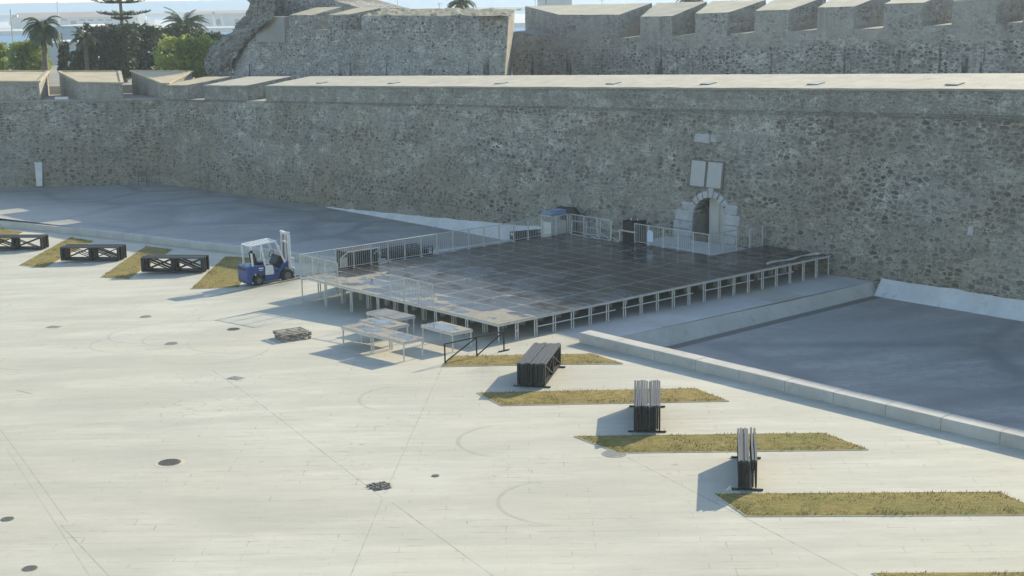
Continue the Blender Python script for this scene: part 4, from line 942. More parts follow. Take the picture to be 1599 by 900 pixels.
def palm(lb, px, ycrown, ybase, d_, nf, L, droop, seed, upright=.5, tr=.28, name='palm_tree', lw=.05):
    rng = random.Random(seed); P = atd(px+(ybase-ycrown)*.06, ybase, d_); Cn = atd(px, ycrown, d_); r = thing(name, lb, 'palm tree', P); h = Cn.z-P.z; dx = Cn.x-P.x
    mb = MB(); prev = Vector((0, 0, -4)); n = 8
    for i in range(1, n+1):
        t = i/n; q = Vector((dx*t**1.3, 0, -4+(h+4)*t)); mb.tube(prev, q, tr*(1.25-.35*(i-1)/n), 9, tr*(1.2-.35*i/n)*1.06, cap=False); prev = q
    mb.build('trunk', M['bark'], r, smooth=True)
    top = Vector((dx, 0, h)); mb = MB()
    for k in range(nf):
        az = 6.283*k/nf*2.618+rng.uniform(-.3, .3); el = rng.uniform(.1, 1.25) if rng.random() < upright else rng.uniform(-.5, .5); d = Vector((math.cos(az)*math.cos(el), math.sin(az)*math.cos(el), math.sin(el)))
        p = top.copy(); seg = 12; ln = L*rng.uniform(.8, 1.1)
        for j in range(seg):
            q = p+d*ln/seg; mb.tube(p, q, .035*(1-j/seg)+.008, 4, cap=False)
            side = d.cross(Vector((0, 0, 1))); side = side.normalized() if side.length > .05 else Vector((1, 0, 0))
            if j > 0:
                for s_ in (-1, 1):
                    for u_ in (0, .33, .66):
                        c_ = p+(q-p)*u_; ll = L*.20*math.sin(math.pi*(.15+.8*(j+u_)/seg)); tip = c_+side*s_*ll*.8+d*ll*.5+Vector((0, 0, -.45*ll*rng.uniform(.5, 1.3)))
                        wv_ = d*lw; mb.add([c_-wv_, c_+wv_, tip], [(0, 1, 2)])
            p = q; d = (d+Vector((0, 0, -droop*1.0/seg))).normalized()
    mb.build('crown', M['palm'], r)
    mb = MB(); mb.tube(top-Vector((0, 0, .8)), top+Vector((0, 0, .2)), tr*1.5, 9, tr*.9); mb.build('boss', M['bark'], r, smooth=True)
palm('tall palm with drooping crown beside the street lamp', 67, 44, 118, 146, 64, 2.6, 2.6, 31, .55, .26)
palm('spiky upright palm rising above the dark trees', 288, 40, 80, 175, 44, 3.2, 1.5, 32, .85, .25)
palm('low fan-shaped palm half hidden in the big dark tree', 133, 62, 100, 155, 36, 2.0, 1.6, 33, .7, .22)
palm('palm top peeping over the bastion', 720, 6, 60, 190, 44, 2.6, 2.0, 34, .6, .25)
palm('dark palm crown at the top edge behind the merlons', 1080, -2, 40, 190, 40, 2.6, 2.0, 35, .6, .25)
# Norfolk pine
rng = random.Random(41); P = atd(191.5, 62, 172); T = atd(185, -45, 172); r = thing('layered_pine', 'tall dark layered pine with flat tiers of branches', 'tree', P); h = T.z-P.z; dx = T.x-P.x
mb = MB(); mb.tube((0, 0, -5), (dx, 0, h), .32, 8, .12); mb.build('trunk', M['bark'], r)
mb = MB()
for (py, L) in ((-38, 1.8), (-24, 2.3), (-8, 3.2), (4, 3.6), (23, 3.3), (42, 2.3), (30, 1.2)):
    zc_ = (atd(187, py, 172).z-P.z); xc = dx*zc_/h
    for k in range(9):
        az = 6.283*k/9+rng.uniform(-.25, .25); d = Vector((math.cos(az), math.sin(az), -.12)); p = Vector((xc, 0, zc_)); ln = L*rng.uniform(.75, 1.15)
        for j in range(9):
            q = p+d*ln/9; mb.tube(p, q, .055*(1-j/10), 4, cap=False)
            if j > 1:
                for s_ in range(5):
                    v_ = Vector((rng.uniform(-1, 1), rng.uniform(-1, 1), rng.uniform(0.0, .9)))*.34; o_ = Vector((0, 0, .045)); mb.add([p-o_*1.6, p+o_*1.6, p+v_+o_, p+v_-o_], [(0, 1, 2, 3)])
            p = q; d = (d+Vector((0, 0, .06))).normalized()
mb.build('crown', M['leafdark'], r)

# ================================================================== STAGE
ZD = 0.75
panel = MB(); panel.box(-.488, .488, -.988, .988, -.022, 0); 
pm = panel.mesh('panel', M['deck']); 
fr1 = MB()
for (x0, x1, y0, y1) in ((-.496, .496, -.997, -.955), (-.496, .496, .955, .997), (-.496, -.456, -.955, .955), (.456, .496, -.955, .955)): fr1.box(x0, x1, y0, y1, -.105, -.024)
for (x0, x1, y0, y1) in ((-.4965, .4965, -.9975, -.989), (-.4965, .4965, .989, .9975), (-.4965, -.489, -.989, .989), (.489, .4965, -.989, .989)): fr1.box(x0, x1, y0, y1, -.024, .0015)
for k_ in range(24, 48): fr1.mi[k_] = 1
M['rim'] = simple('dull_wet_aluminium_rim', (0.30, 0.29, 0.27), 0.5, 0.2)
fm_ = fr1.mesh('frame', [M['galv_old'], M['rim']])
leg = MB(); leg.tube((0, 0, 0), (0, 0, 1), .03, 8); lm = leg.mesh('leg', M['galv_old'])
clampm = MB(); clampm.box(-.07, .07, -.02, .02, -.03, .03); clm = clampm.mesh('clamp', M['galv_old'])
pm_l = None
def platform(loc, rz, label, group, ground, mat=None, z=ZD, clamp=False, name='stage_platform'):
    r = thing(name, label, 'stage platform', loc, rz, group)
    inst('panel', pm if mat is None else mat, r); inst('frame', fm_, r)
    Rm = Matrix.Rotation(rz, 4, 'Z')
    for sx in (-.44, .44):
        for sy in (-.94, .94):
            w_ = Rm @ Vector((sx, sy, 0)) + Vector(loc); zg = ground(w_)-.01; inst('leg', lm, r, (sx, sy, zg-loc[2]), (0, 0, 0), (1, 1, loc[2]-.1-zg))
    if clamp: inst('clamp', clm, r, (.5, clamp*.94, -.42))
    return r
def gz(P): a, b = st(P); return zp(a, b)
rows = []
for i in range(21):
    for j in range(7):
        if i >= 17 and j >= 2: continue
        rows.append((i, j))
ORD = ['first', 'second', 'third', 'fourth', 'fifth', 'sixth', 'seventh', 'eighth', 'ninth', 'tenth', 'eleventh', 'twelfth', 'thirteenth', 'fourteenth', 'fifteenth', 'sixteenth', 'seventeenth', 'eighteenth', 'nineteenth', 'twentieth', 'twenty-first']
for (i, j) in rows:
    a, b = i+.5, 2*j+1.0
    if i == 0 and j == 0: L_ = 'stage platform forming the near corner of the stage, with one blue puddle'
    elif i == 0 and j == 6: L_ = 'stage platform at the left corner of the stage beside the forklift'
    elif i == 20 and j == 0: L_ = 'dark stage platform at the far right corner against the rampart'
    elif i == 16 and j == 6: L_ = 'dark stage platform at the back corner where two barrier rows meet'
    elif i == 0: L_ = 'puddled stage platform in the front edge row, '+ORD[j]+' from the near corner'
    elif j == 0: L_ = 'stage platform in the right edge row, '+ORD[i]+' from the near corner'
    elif i >= 17: L_ = 'dark stage platform, '+ORD[20-i]+' from the rampart in the strip below the doorway barriers'
    elif j == 6: L_ = 'stage platform under the long left barrier row, '+ORD[i]+' from the forklift corner'
    elif i == 16: L_ = 'dark wet stage platform in the last row before the landing, '+ORD[j]+' from the right edge'
    elif i < 6: L_ = 'half dry stage platform, '+ORD[i]+' row from the front edge, '+ORD[j]+' from the right edge'
    else: L_ = 'dark wet stage platform, '+ORD[i]+' row from the front edge, '+ORD[j]+' from the right edge'
    platform(S(a, b, ZD), TH, L_, 'modular stage platforms forming the deck', gz, clamp=(-1 if (j == 0 and i % 2 == 0) else False))
# loose platforms in front, their long side along the stage edge
ml = MB(); ml.box(-.488, .488, -.988, .988, -.022, 0); pm_l = ml.mesh('panel', M['deck_l']); pd = MB(); pd.box(-.488, .488, -.988, .988, -.022, 0); M['drygrey'] = simple('dry_grey_plywood', (0.20, 0.195, 0.18), .8, var=.12, scale=5); pm_d = pd.mesh('panel', M['drygrey'])
for (a, b, mt, L_) in ((-1.4, 5.1, pm_d, 'loose dry grey platform on legs nearest the stage edge'), (-1.6, 1.2, pm_l, 'loose puddled platform standing alone right of the group of four'),
                       (-3.82, 3.42, pm_l, 'loose puddled platform, left one of the two standing end to end'), (-3.84, 1.36, pm_l, 'loose puddled platform, right one of the two standing end to end'),
                       (-2.62, 3.9, pm_l, 'loose puddled platform between the dry grey one and the end-to-end pair')):
    z = .74+zp(a, b); platform(S(a, b, z), TH+random.uniform(-.02, .02), L_, 'loose stage platforms in front of the stage', gz, mt, name='loose_platform')
# brace tubes on the right side
for (a0, a1, tx) in ((2.0, 6.4, 'nearest the near corner'), (6.8, 11.2, 'second from the near corner'), (11.9, 15.3, 'third from the near corner'), (15.6, 18.2, 'nearest the rampart')):
    mb = MB(); mb.tube(S(a0, -.0, .33), S(a1, .0, .33), .024, 8); o = mb.build('brace_tube', M['galv_old']); tag(o, 'horizontal steel brace tube under the right stage edge, '+tx, 'brace tube', 'brace tubes under the stage edge')
# barriers ------------------------------------------------------------
bt = MB(); bt.tube((-.49, 0, 1.0), (.49, 0, 1.0), .022, 8); tr_ = bt.mesh('top_rail', M['galv'])
bt = MB(); bt.tube((-.49, 0, .09), (.49, 0, .09), .018, 8); brl = bt.mesh('bottom_rail', M['galv'])
bt = MB(); bt.tube((0, 0, 0), (0, 0, 1.0), .022, 8); bt.box(-.05, .05, -.05, .05, 0, .012); po_ = bt.mesh('post', M['galv'])
bt = MB()
for i in range(1, 8): bt.tube((-.49+.98*i/8, 0, .09), (-.49+.98*i/8, 0, 1.0), .0095, 5, cap=False)
bal = bt.mesh('balusters', M['galv'])
def barrier(P, rz, label, group, tilt=0.0):
    r = thing('crowd_barrier', label, 'barrier', P, rz, group); r.rotation_euler = (tilt, 0, rz)
    inst('top_rail', tr_, r); inst('bottom_rail', brl, r); inst('balusters', bal, r)
    for x_ in (-.475, .475): inst('post', po_, r, (x_, 0, 0))
    return r
GB = 'steel barriers along the stage edges'
for i in range(17):
    L_ = ORD[i]+' steel barrier from the forklift corner in the long left row'
    if i == 0: L_ = 'steel barrier starting the long left row, at the corner by the forklift'
    if i == 16: L_ = 'steel barrier ending the long left row, at the back corner'
    barrier(S(i+.5, 13.95, ZD), TH, L_, GB)
for i in range(3):
    barrier(S(.05, 13.45-i, ZD), TH+math.pi/2, ['steel barrier on the front edge touching the corner by the forklift', 'middle barrier of the three on the front edge by the forklift', 'steel barrier on the front edge, free end of the three by the forklift'][i], GB)
for i in range(3):
    barrier(S(.05, 6.6-i, ZD), TH+math.pi/2, ['left barrier of the three standing alone mid front edge', 'middle barrier of the three standing alone mid front edge', 'right barrier of the three standing alone mid front edge, above the dry loose platform'][i], GB)
for i in range(3):
    barrier(S(17.0, 13.4-i, ZD), TH+math.pi/2, ['back barrier next to the back corner of the stage', 'back barrier behind the loose steel frames', 'back barrier nearest the small side table'][i], GB)
for i in range(5):
    barrier(S(17.0, 8.7-i, ZD), TH+math.pi/2, ['barrier left of the hanging pale cloth at the black sheeting', 'barrier holding the pale blue cloth', 'barrier before the left doorway stones', 'barrier in front of the arched doorway', 'barrier at the corner right of the doorway'][i], GB)
for i in range(4):
    barrier(S(17.5+i, 4.15, ZD), TH, ['barrier turning from the corner towards the rampart', 'second barrier from the corner towards the rampart', 'third barrier from the corner towards the rampart', 'barrier touching the rampart right of the doorway'][i], GB)
mb = MB(); rng = random.Random(77); pts_ = [S(16.9+3.9*i/12, .52+.10*math.sin(i*.9)+rng.uniform(-.03, .03), ZD+.06) for i in range(13)]
for i, (p, q) in enumerate(zip(pts_, pts_[1:])): mb.tube(p, q, .05+.02*math.sin(i*1.3), 8, .05+.02*math.sin((i+1)*1.3), cap=(i in (0, 11)))
o = mb.build('fabric_roll', M['galv_old'], smooth=True); tag(o, 'long thin pale roll lying on the dark deck near the right far corner', 'roll')
mb = MB()
for (b_, z_, w_, h_) in ((-7.2, 2.7, .16, .22), (8.9, 5.75, .55, .25), (8.1, 5.78, .22, .2)):
    mb.hexa([Q(b_-w_, z_-h_, -.03), Q(b_+w_, z_-h_*.9, -.03), Q(b_+w_, z_-h_*.9, .2), Q(b_-w_, z_-h_, .2)], [Q(b_-w_*.8, z_+h_, -.03), Q(b_+w_*.9, z_+h_*.8, -.03), Q(b_+w_*.9, z_+h_*.8, .2), Q(b_-w_*.8, z_+h_, .2)])
mb.build('repair_stone', M['marble'], bpy.data.objects['rampart_wall'], bevel=.03)
# landing in front of the doorway
mb = MB(); mb.hexa([S(17.1, 4.3, -.3), S(21.1, 4.3, -.3), S(21.1, 10.8, -.3), S(17.1, 10.8, -.3)], [S(17.1, 4.3, .30), S(21.1, 4.3, .42), S(21.1, 10.8, .42), S(17.1, 10.8, .30)])
o = mb.build('door_landing', M['cause']); tag(o, 'pale sloping landing in front of the arched doorway', 'landing')
# pale cloth on barrier
mb = MB(); nx_, nz_ = 8, 10
for s_ in (-1, 1):
    off = len(mb.v)
    for i in range(nx_+1):
        for j in range(nz_+1):
            x = (i/nx_-.5); z = j/nz_; wdt = .42*(1-.35*max(0, z-.75)/.25); bulge = .06+.05*math.cos(x*math.pi)+.015*math.sin(x*25+z*3)
            mb.v.append((x*wdt, s_*bulge*math.cos(x*math.pi*.98)*(1 if z < .95 else .5), .22+.58*z-.08*abs(x)*(1 if z > .9 else 0)))
    for i in range(nx_):
        for j in range(nz_): a_ = off+i*(nz_+1)+j; mb.f.append((a_, a_+nz_+1, a_+nz_+2, a_+1)); mb.mi.append(0)
n_ = (nx_+1)*(nz_+1)
o = mb.build('draped_cloth', M['cloth'], smooth=True); o.location = S(16.9, 8.0, ZD); o.rotation_euler = (0, 0, TH+math.pi/2); tag(o, 'pale blue cloth hanging on the barrier left of the doorway', 'cloth')
# loose steel frames leaning at the back
def frame(a, b, w_, h_, rz, tilt, label, zb=ZD, mat='galv', r_=.022, diag=True):
    mb = MB(); 
    for p, q in (((-w_/2, 0, 0), (w_/2, 0, 0)), ((-w_/2, 0, h_), (w_/2, 0, h_)), ((-w_/2, 0, 0), (-w_/2, 0, h_)), ((w_/2, 0, 0), (w_/2, 0, h_))): mb.tube(p, q, r_, 6)
    if diag: mb.tube((-w_/2, 0, 0), (w_/2, 0, h_*.35), r_, 6)
    o = mb.build('steel_frame', M[mat]); o.location = S(a, b, zb+.02); o.rotation_euler = (tilt, 0, rz); tag(o, label, 'steel frame', 'loose steel frames at the back of the stage')
frame(16.6, 12.9, 1.1, .72, TH+math.pi/2, .12, 'loose steel frame leaning left, nearest the back corner', diag=False)
frame(16.5, 11.8, 1.1, .55, TH+math.pi/2, -.1, 'middle loose steel frame leaning at the back barriers')
frame(16.6, 10.9, .8, 1.0, TH+math.pi/2, .08, 'taller loose steel frame at the end of the back barriers')
frame(16.7, 10.3, .6, .5, TH+math.pi/2, .2, 'low steel frame beside the small side table')
# side table at back
r = thing('side_table', 'small pale folding table behind the back edge of the stage', 'table', S(17.5, 9.9, 0), TH)
mb = MB(); mb.box(-.35, .35, -.6, .6, 1.22, 1.27); mb.build('table_top', M['galv_old'], r)
for x_ in (-.3, .3):
    for y_ in (-.55, .55): inst('leg', lm, r, (x_, y_, -.25), (0, 0, 0), (.7, .7, 1.47))
mb = MB(); mb.tube((0, 0, 0), (0, 0, .17), .045, 10); mb.tube((0, 0, .17), (0, 0, .23), .02, 8); o = mb.build('bottle', M['cloth']); o.location = S(17.5, 10.0, 1.272); tag(o, 'small pale bottle on the folding table', 'bottle')
# black sheeting stack
mb = MB(); rng = random.Random(2)
for i in range(5):
    x_ = -.55+i*.25; mb.box(x_, x_+.24, -.25+rng.uniform(-.05, .05), .3, 0, 1.75+rng.uniform(-.12, .12))
r = thing('covered_stack', 'tall stack of upright black panels left of the doorway barriers', 'panel stack', S(17.6, 9.3+.35, 0), TH+math.pi/2)
mb.build('panels', M['blackcloth'], r, bevel=.03)
mb = MB()
for x_ in (-.45, -.1, .35): mb.tube((x_, 0, 1.6), (x_, 0, 1.86), .035, 8)
mb.build('caps', M['white'], r)
# cage with blue top behind the left row
r = thing('wire_cage', 'grey wire cage trolley with folded blue sheet on top', 'cage', S(17.2, 15.4, 0), TH)
mb = MB()
for x_ in (-.6, .6):
    for y_ in (-.4, .4): mb.tube((x_, y_, 0), (x_, y_, 1.55), .025)
for z_ in (.15, .8, 1.55):
    for p, q in (((-.6, -.4), (.6, -.4)), ((-.6, .4), (.6, .4)), ((-.6, -.4), (-.6, .4)), ((.6, -.4), (.6, .4))): mb.tube((*p, z_), (*q, z_), .018)
mb.build('cage_frame', M['galv'], r)
mb = MB(); mb.box(-.55, .55, -.35, .35, .2, 1.2); mb.build('load', M['galv_old'], r, bevel=.03)
mb = MB(); mb.box(-.62, .5, -.42, .42, 1.57, 1.72); mb.box(-.2, .62, -.3, .3, 1.722, 1.80); mb.build('sheet', simple('blue_sheet', (.17, .22, .30), .7), r, bevel=.04)
# black cover / spotlight by the wall
mb = MB(); mb.hexa([(-.7, -.2, 0), (.7, -.2, 0), (.7, .25, 0), (-.7, .25, 0)], [(-.75, -.1, .35), (.35, -.1, .38), (.35, .15, .38), (-.75, .15, .35)]); mb.tube((-.9, 0, .2), (-.6, 0, .3), .12, 8)
mb.box(-.6, .6, -.1, .1, -1.9, 0.0)
o = mb.build('covered_spotlight', M['blackcloth'], bevel=.03); P = onA(889, 334, 20.3); o.location = P; o.rotation_euler = (0, 0, -.75); tag(o, 'black covered equipment standing against the rampart behind the back corner', 'covered equipment')
# black flight case behind barrier (left), lying stair frames on floor
r = thing('black_backdrop', 'black panelled ramp box behind the left barrier row', 'ramp box', S(3.9, 14.55, 0), TH)
mb = MB(); mb.box(-.95, .80, -.2, .9, -.4, 1.42); mb.build('box', M['blackcloth'], r, bevel=.01)
mb = MB(); mb.tube((-1.0, -.25, 1.44), (.85, -.25, 1.44), .03); mb.tube((.85, -.25, .75), (.85, -.25, 1.44), .03); mb.tube((-1.0, -.25, 1.44), (-1.4, -.25, 1.2), .035); mb.tube((-1.4, -.25, 1.2), (-1.4, -.25, .75), .025); mb.tube((.5, -.27, 1.18), (.84, -.27, 1.42), .03); mb.build('frame', M['galv'], r)
mb = MB(); mb.box(-1.4, -1.0, -.2, -.17, .75, 1.2); mb.build('side_sheet', M['galv_old'], r)
def pile(a, b, z, L_, W_, label, rz, n=5):
    r = thing('stair_pile', label, 'stack', S(a, b, z), rz, 'dark stacks lying behind the left barrier row'); mb = MB(); rng = random.Random(int(a*10))
    for i in range(n): y_ = -W_/2+W_*i/(n-1); mb.bar((-L_/2+rng.uniform(-.1, .1), y_, .06), (L_/2, y_, .06), .06, .12); mb.bar((-L_/2, y_, .4), (L_/2, y_, .4+rng.uniform(-.05, .05)), .05)
    for i in range(9): x_ = -L_/2+L_*i/8; mb.bar((x_, -W_/2, .2), (x_, W_/2, .2), .1, .04); mb.bar((x_, -W_/2, 0), (x_, -W_/2, .4), .04); mb.bar((x_, W_/2, 0), (x_, W_/2, .4), .04)
    mb.build('stair_frame', M['black'], r); mb = MB(); mb.box(-L_*.42, L_*.42, -W_*.42, W_*.42, .1, .3); mb.build('treads', M['blackcloth'], r)
pile(8.4, 17.2, zp(8, 17)+.3, 2.6, 1.3, 'dark pile of stair frames behind the left barriers, nearer the ramp box', TH)
pile(17.5, 18.0, zp(15, 16)+.1, 1.7, .8, 'dark flat pile near the wire cage at the back', TH-.3)
# black handrail in front
P0, P1 = G(695, 568), G(787, 548); Pm = G(743, 553)
r = thing('handrail', 'thin black steel stair handrail standing near the right loose platform', 'handrail', P0, math.atan2(P1.y-P0.y, P1.x-P0.x)); Ld = (P1.xy-P0.xy).length
mb = MB(); zr = .74
mb.bar((0, 0, zr), (Ld, 0, zr+.02), .04); mb.build('top_rail', M['black'], r)
for x_ in (0, Ld*.53, Ld): mb = MB(); mb.bar((x_, 0, 0), (x_, 0, zr), .04); mb.build('post', M['black'], r)
mb = MB(); mb.bar((0.02, 0, .06), (Ld*.53, 0, zr), .035); mb.bar((Ld*.53, 0, .04), (Ld, 0, zr), .035); mb.build('diagonal', M['black'], r)
mb = MB(); mb.box(Ld-.25, Ld+.25, -.05, .05, 0, .02); mb.box(-.05, .05, -.05, .05, 0, .02); mb.build('foot', M['black'], r)

# ================================================================== FORKLIFT
Pr, Pf = G(404, 446.5), G(445.5, 440.5)
fx = math.atan2(Pf.y-Pr.y, Pf.x-Pr.x); WB = 1.55
r = thing('forklift', 'blue and white forklift truck beside the left stage corner', 'forklift', Pr, fx)
def wheel(x, y, R_, wd, lab_='wheel'):
    mb = MB(); mb.tube((x, y-wd/2, R_), (x, y+wd/2, R_), R_, 24); w_ = mb.build('wheel', M['rubber'], r, bevel=.03)
    mb = MB(); mb.tube((x, y-wd/2-.012, R_), (x, y+wd/2+.012, R_), R_*.52, 16); mb.tube((x, y-wd/2-.03, R_), (x, y-wd/2-.012, R_), R_*.25, 10); hb = mb.build('hub', M['iron'], w_); return w_
W2 = .52
wheel(0, .0+.0, .27, .2); wheel(0, 2*W2-.1, .27, .2); wheel(WB, -.02, .34, .26); wheel(WB, 2*W2-.08, .34, .26)
y0, y1 = -.05, 2*W2-.05
def prism(pts, ya, yb, nm, mt, par=r, bev=.03):
    mb = MB(); n = len(pts); mb.add([(x, ya, z) for x, z in pts]+[(x, yb, z) for x, z in pts], [tuple(range(n)), tuple(range(2*n-1, n-1, -1))]+[(i, (i+1) % n, n+(i+1) % n, n+i) for i in range(n)]); return mb.build(nm, M[mt], par, bevel=bev)
prism([(-.62, .22), (-.56, .12), (-.34, .12), (-.32, .45), (-.16, .62), (.16, .62), (.32, .42), (.38, .98), (-.15, 1.02), (-.62, 1.02)], y0-.02, y1+.02, 'counterweight', 'blue', bev=.06)
prism([(.34, .16), (1.12, .2), (1.2, .5), (1.32, .68), (1.62, .74), (1.66, 1.05), (1.45, 1.12), (1.15, .62), (.7, .52), (.36, .60)], y0+.02, y1-.02, 'chassis', 'blue')
prism([(.36, .50), (.80, .48), (.84, .60), (.80, .92), (.74, .97), (.38, .97)], y0-.045, y0+.05, 'side_panel', 'white', bev=.04)
prism([(-.12, 1.0), (.7, .97), (.7, .6), (-.12, .6)], y0+.08, y1-.08, 'engine_hood', 'black')
prism([(0.02, 1.0), (.55, 1.0), (.58, 1.12), (.10, 1.14), (-.02, 1.6), (-.14, 1.6), (-.06, 1.05)], y0+.25, y1-.25, 'seat', 'black', bev=.05)
prism([(1.12, .75), (1.5, 1.05), (1.42, 1.32), (1.28, 1.35), (1.02, .95)], y0+.12, y1-.12, 'dashboard', 'black')
mb = MB(); mb.tube((1.2, .47, 1.3), (1.02, .47, 1.42), .03)
for i in range(16):
    a0, a1 = 6.283*i/16, 6.283*(i+1)/16; c_ = Vector((1.0, .47, 1.44)); e1 = Vector((.5, 0, .85)).normalized()*.18; e2 = Vector((0, .18, 0))
    mb.tube(c_+e1*math.cos(a0)+e2*math.sin(a0), c_+e1*math.cos(a1)+e2*math.sin(a1), .018, 5)
mb.build('steering_wheel', M['black'], r)
# overhead guard
ZG = 2.12
for nm, p, q in (('rear', (-.28, y0+.02, 1.0), (-.34, y0+.04, ZG-.12)), ('rear', (-.28, y1-.02, 1.0), (-.34, y1-.04, ZG-.12)), ('front', (1.48, y0+.02, 1.0), (1.02, y0+.04, ZG-.03)), ('front', (1.48, y1-.02, 1.0), (1.02, y1-.04, ZG-.03))):
    mb = MB(); mb.bar(p, q, .07, .09); mb.build('guard_post', M['white'], r, bevel=.012)
mb = MB(); mb.bar((.38, y0+.01, .95), (.22, y0+.05, ZG-.08), .14, .05); mb.build('guard_pillar', M['white'], r, bevel=.012)
mb = MB()
for y_ in (y0+.03, y1-.03): mb.bar((-.36, y_, ZG-.12), (1.05, y_, ZG), .07, .07)
for i in range(9): x_ = -.34+1.38*i/8; mb.bar((x_, y0+.03, ZG-.115+.12*i/8), (x_, y1-.03, ZG-.115+.12*i/8), .09, .035)
mb.build('overhead_guard', M['white'], r, bevel=.01)
# mast
mb = MB(); xm = 1.80
for y_ in (y0+.18, y1-.18):
    mb.bar((xm, y_, .12), (xm, y_, 2.42), .08, .13); mb.bar((xm+.1, y_+(.09 if y_ < .4 else -.09), .15), (xm+.1, y_+(.09 if y_ < .4 else -.09), 2.30), .06, .1)
for z_ in (.5, 1.95, 2.38): mb.bar((xm, y0+.18, z_), (xm, y1-.18, z_), .09, .09)
mb.build('mast', M['white'], r, bevel=.012)
mb = MB(); mb.bar((xm-.12, y0+.30, 2.46), (xm-.05, y1-.18, 2.46), .14, .08); mb.bar((xm-.3, y0+.25, 2.48), (xm+.1, y0+.2, 2.44), .1, .06); mb.build('mast_head', M['white'], r, bevel=.02)
mb = MB()
for y_ in (.28, .66): mb.tube((xm, y_, .3), (xm, y_, 2.3), .035, 8)
mb.build('lift_cylinder', M['iron'], r)
mb = MB()
for z_ in (.25, .62): mb.bar((xm+.2, y0+.0, z_), (xm+.2, y1, z_), .07, .09)
for i in range(7): y_ = y0+.05+i*(y1-y0-.1)/6; mb.bar((xm+.2, y_, .25), (xm+.2, y_, 1.15), .025)
mb.bar((xm+.2, y0+.02, 1.15), (xm+.2, y1-.02, 1.15), .04); mb.build('load_backrest', M['white'], r)
for y_ in (.2, .72):
    mb = MB(); mb.box(xm+.24, xm+.28, y_-.06, y_+.06, .06, .65); mb.box(xm+.24, xm+1.25, y_-.06, y_+.06, .05, .09); mb.build('fork', M['iron'], r)
for x_, y_, z_ in ((-.36, y0-.02, 1.75), (1.1, y0-.05, 1.85)):
    mb = MB(); mb.tube((x_, y_-.06, z_), (x_, y_+.0, z_), .075, 10); mb.build('lamp', M['white'] if x_ > 0 else M['black'], r)
mb = MB(); mb.box(.02, .26, y0-.032, y0-.022, .84, .90); mb.box(.04, .24, y0-.032, y0-.022, .76, .79); mb.build('lettering', M['white'], r)
mb = MB(); mb.box(-.63, -.60, y0+.1, y1-.1, .80, .93); mb.build('rear_grille', M['black'], r)
mb = MB(); mb.tube((.30, y0+.3, 1.3), (.30, y0+.3, 1.75), .02); mb.tube((.3, y0+.30, 1.72), (.42, y0+.3, 1.72), .09, 12); mb.build('mirror', M['white'], r)

# ================================================================== PALLET
Pp = G(457, 528); r = thing('wooden_pallet', 'weathered wooden pallet on the paving near the loose platforms', 'pallet', Pp, math.radians(24), 'wooden pallets'); rng = random.Random(8)
def pallet(r, z0, nm):
    mb = MB()
    for i in range(5): x_ = -.56+i*.25; mb.box(-.6, .6, x_-.0-.04, x_+.10-.04, z0+.122, z0+.144)
    mb.build('deck_board', M['wood'], r)
    mb = MB()
    for x_ in (-.55, 0, .55):
        mb.box(x_-.05, x_+.05, -.6, .55, z0+.10, z0+.121)
        for y_ in (-.55, -.05, .48): mb.box(x_-.05, x_+.05, y_-.05, y_+.07, z0+.02, z0+.099)
        mb.box(x_-.05, x_+.05, -.6, .55, z0, z0+.019)
    mb.build('bearer', M['wood'], r)
pallet(r, 0, '')
r2 = thing('wooden_pallet', 'upper weathered pallet lying askew on the other pallet', 'pallet', Pp+Vector((-.03, .05, .146)), math.radians(31), 'wooden pallets'); pallet(r2, 0, '')

# ================================================================== BLACK LATTICE FRAMES
FL, FH = 3.1, .80
tb = MB(); tb.box(-FL/2, FL/2, -.029, .029, FH-.06, FH); ftop = tb.mesh('top_rail', M['blacktop'])
tb = MB(); tb.box(-FL/2, FL/2, -.022, .022, 0.02, .07); fbot = tb.mesh('bottom_rail', M['black'])
tb = MB(); tb.box(-.05, .05, -.028, .028, .071, FH-.061); fpost = tb.mesh('post', M['black'])
tb = MB(); tb.bar((-FL/2+.1, 0, .09), (0, 0, FH-.08), .035, .05); tb.bar((0, 0, FH-.08), (FL/2-.1, 0, .09), .035, .05); fbr = tb.mesh('brace', M['black'])
tb = MB(); tb.bar((-FL/2+.1, 0, FH-.08), (0, 0, .09), .03, .045); tb.bar((0, 0, .09), (FL/2-.1, 0, FH-.08), .03, .045); fbr2 = tb.mesh('brace', M['black'])
def lattice(P, rz, label, group, L_=1.0, xb=True, flip=False):
    r = thing('lattice_frame', label, 'steel frame', P, rz, group); r.scale = (L_, 1, 1)
    inst('top_rail', ftop, r); inst('bottom_rail', fbot, r); inst('brace', fbr if not flip else fbr2, r)
    if xb: inst('brace', fbr2 if not flip else fbr, r)
    for x_ in (-FL/2+.05, 0, FL/2-.05): inst('post', fpost, r, (x_, 0, 0))
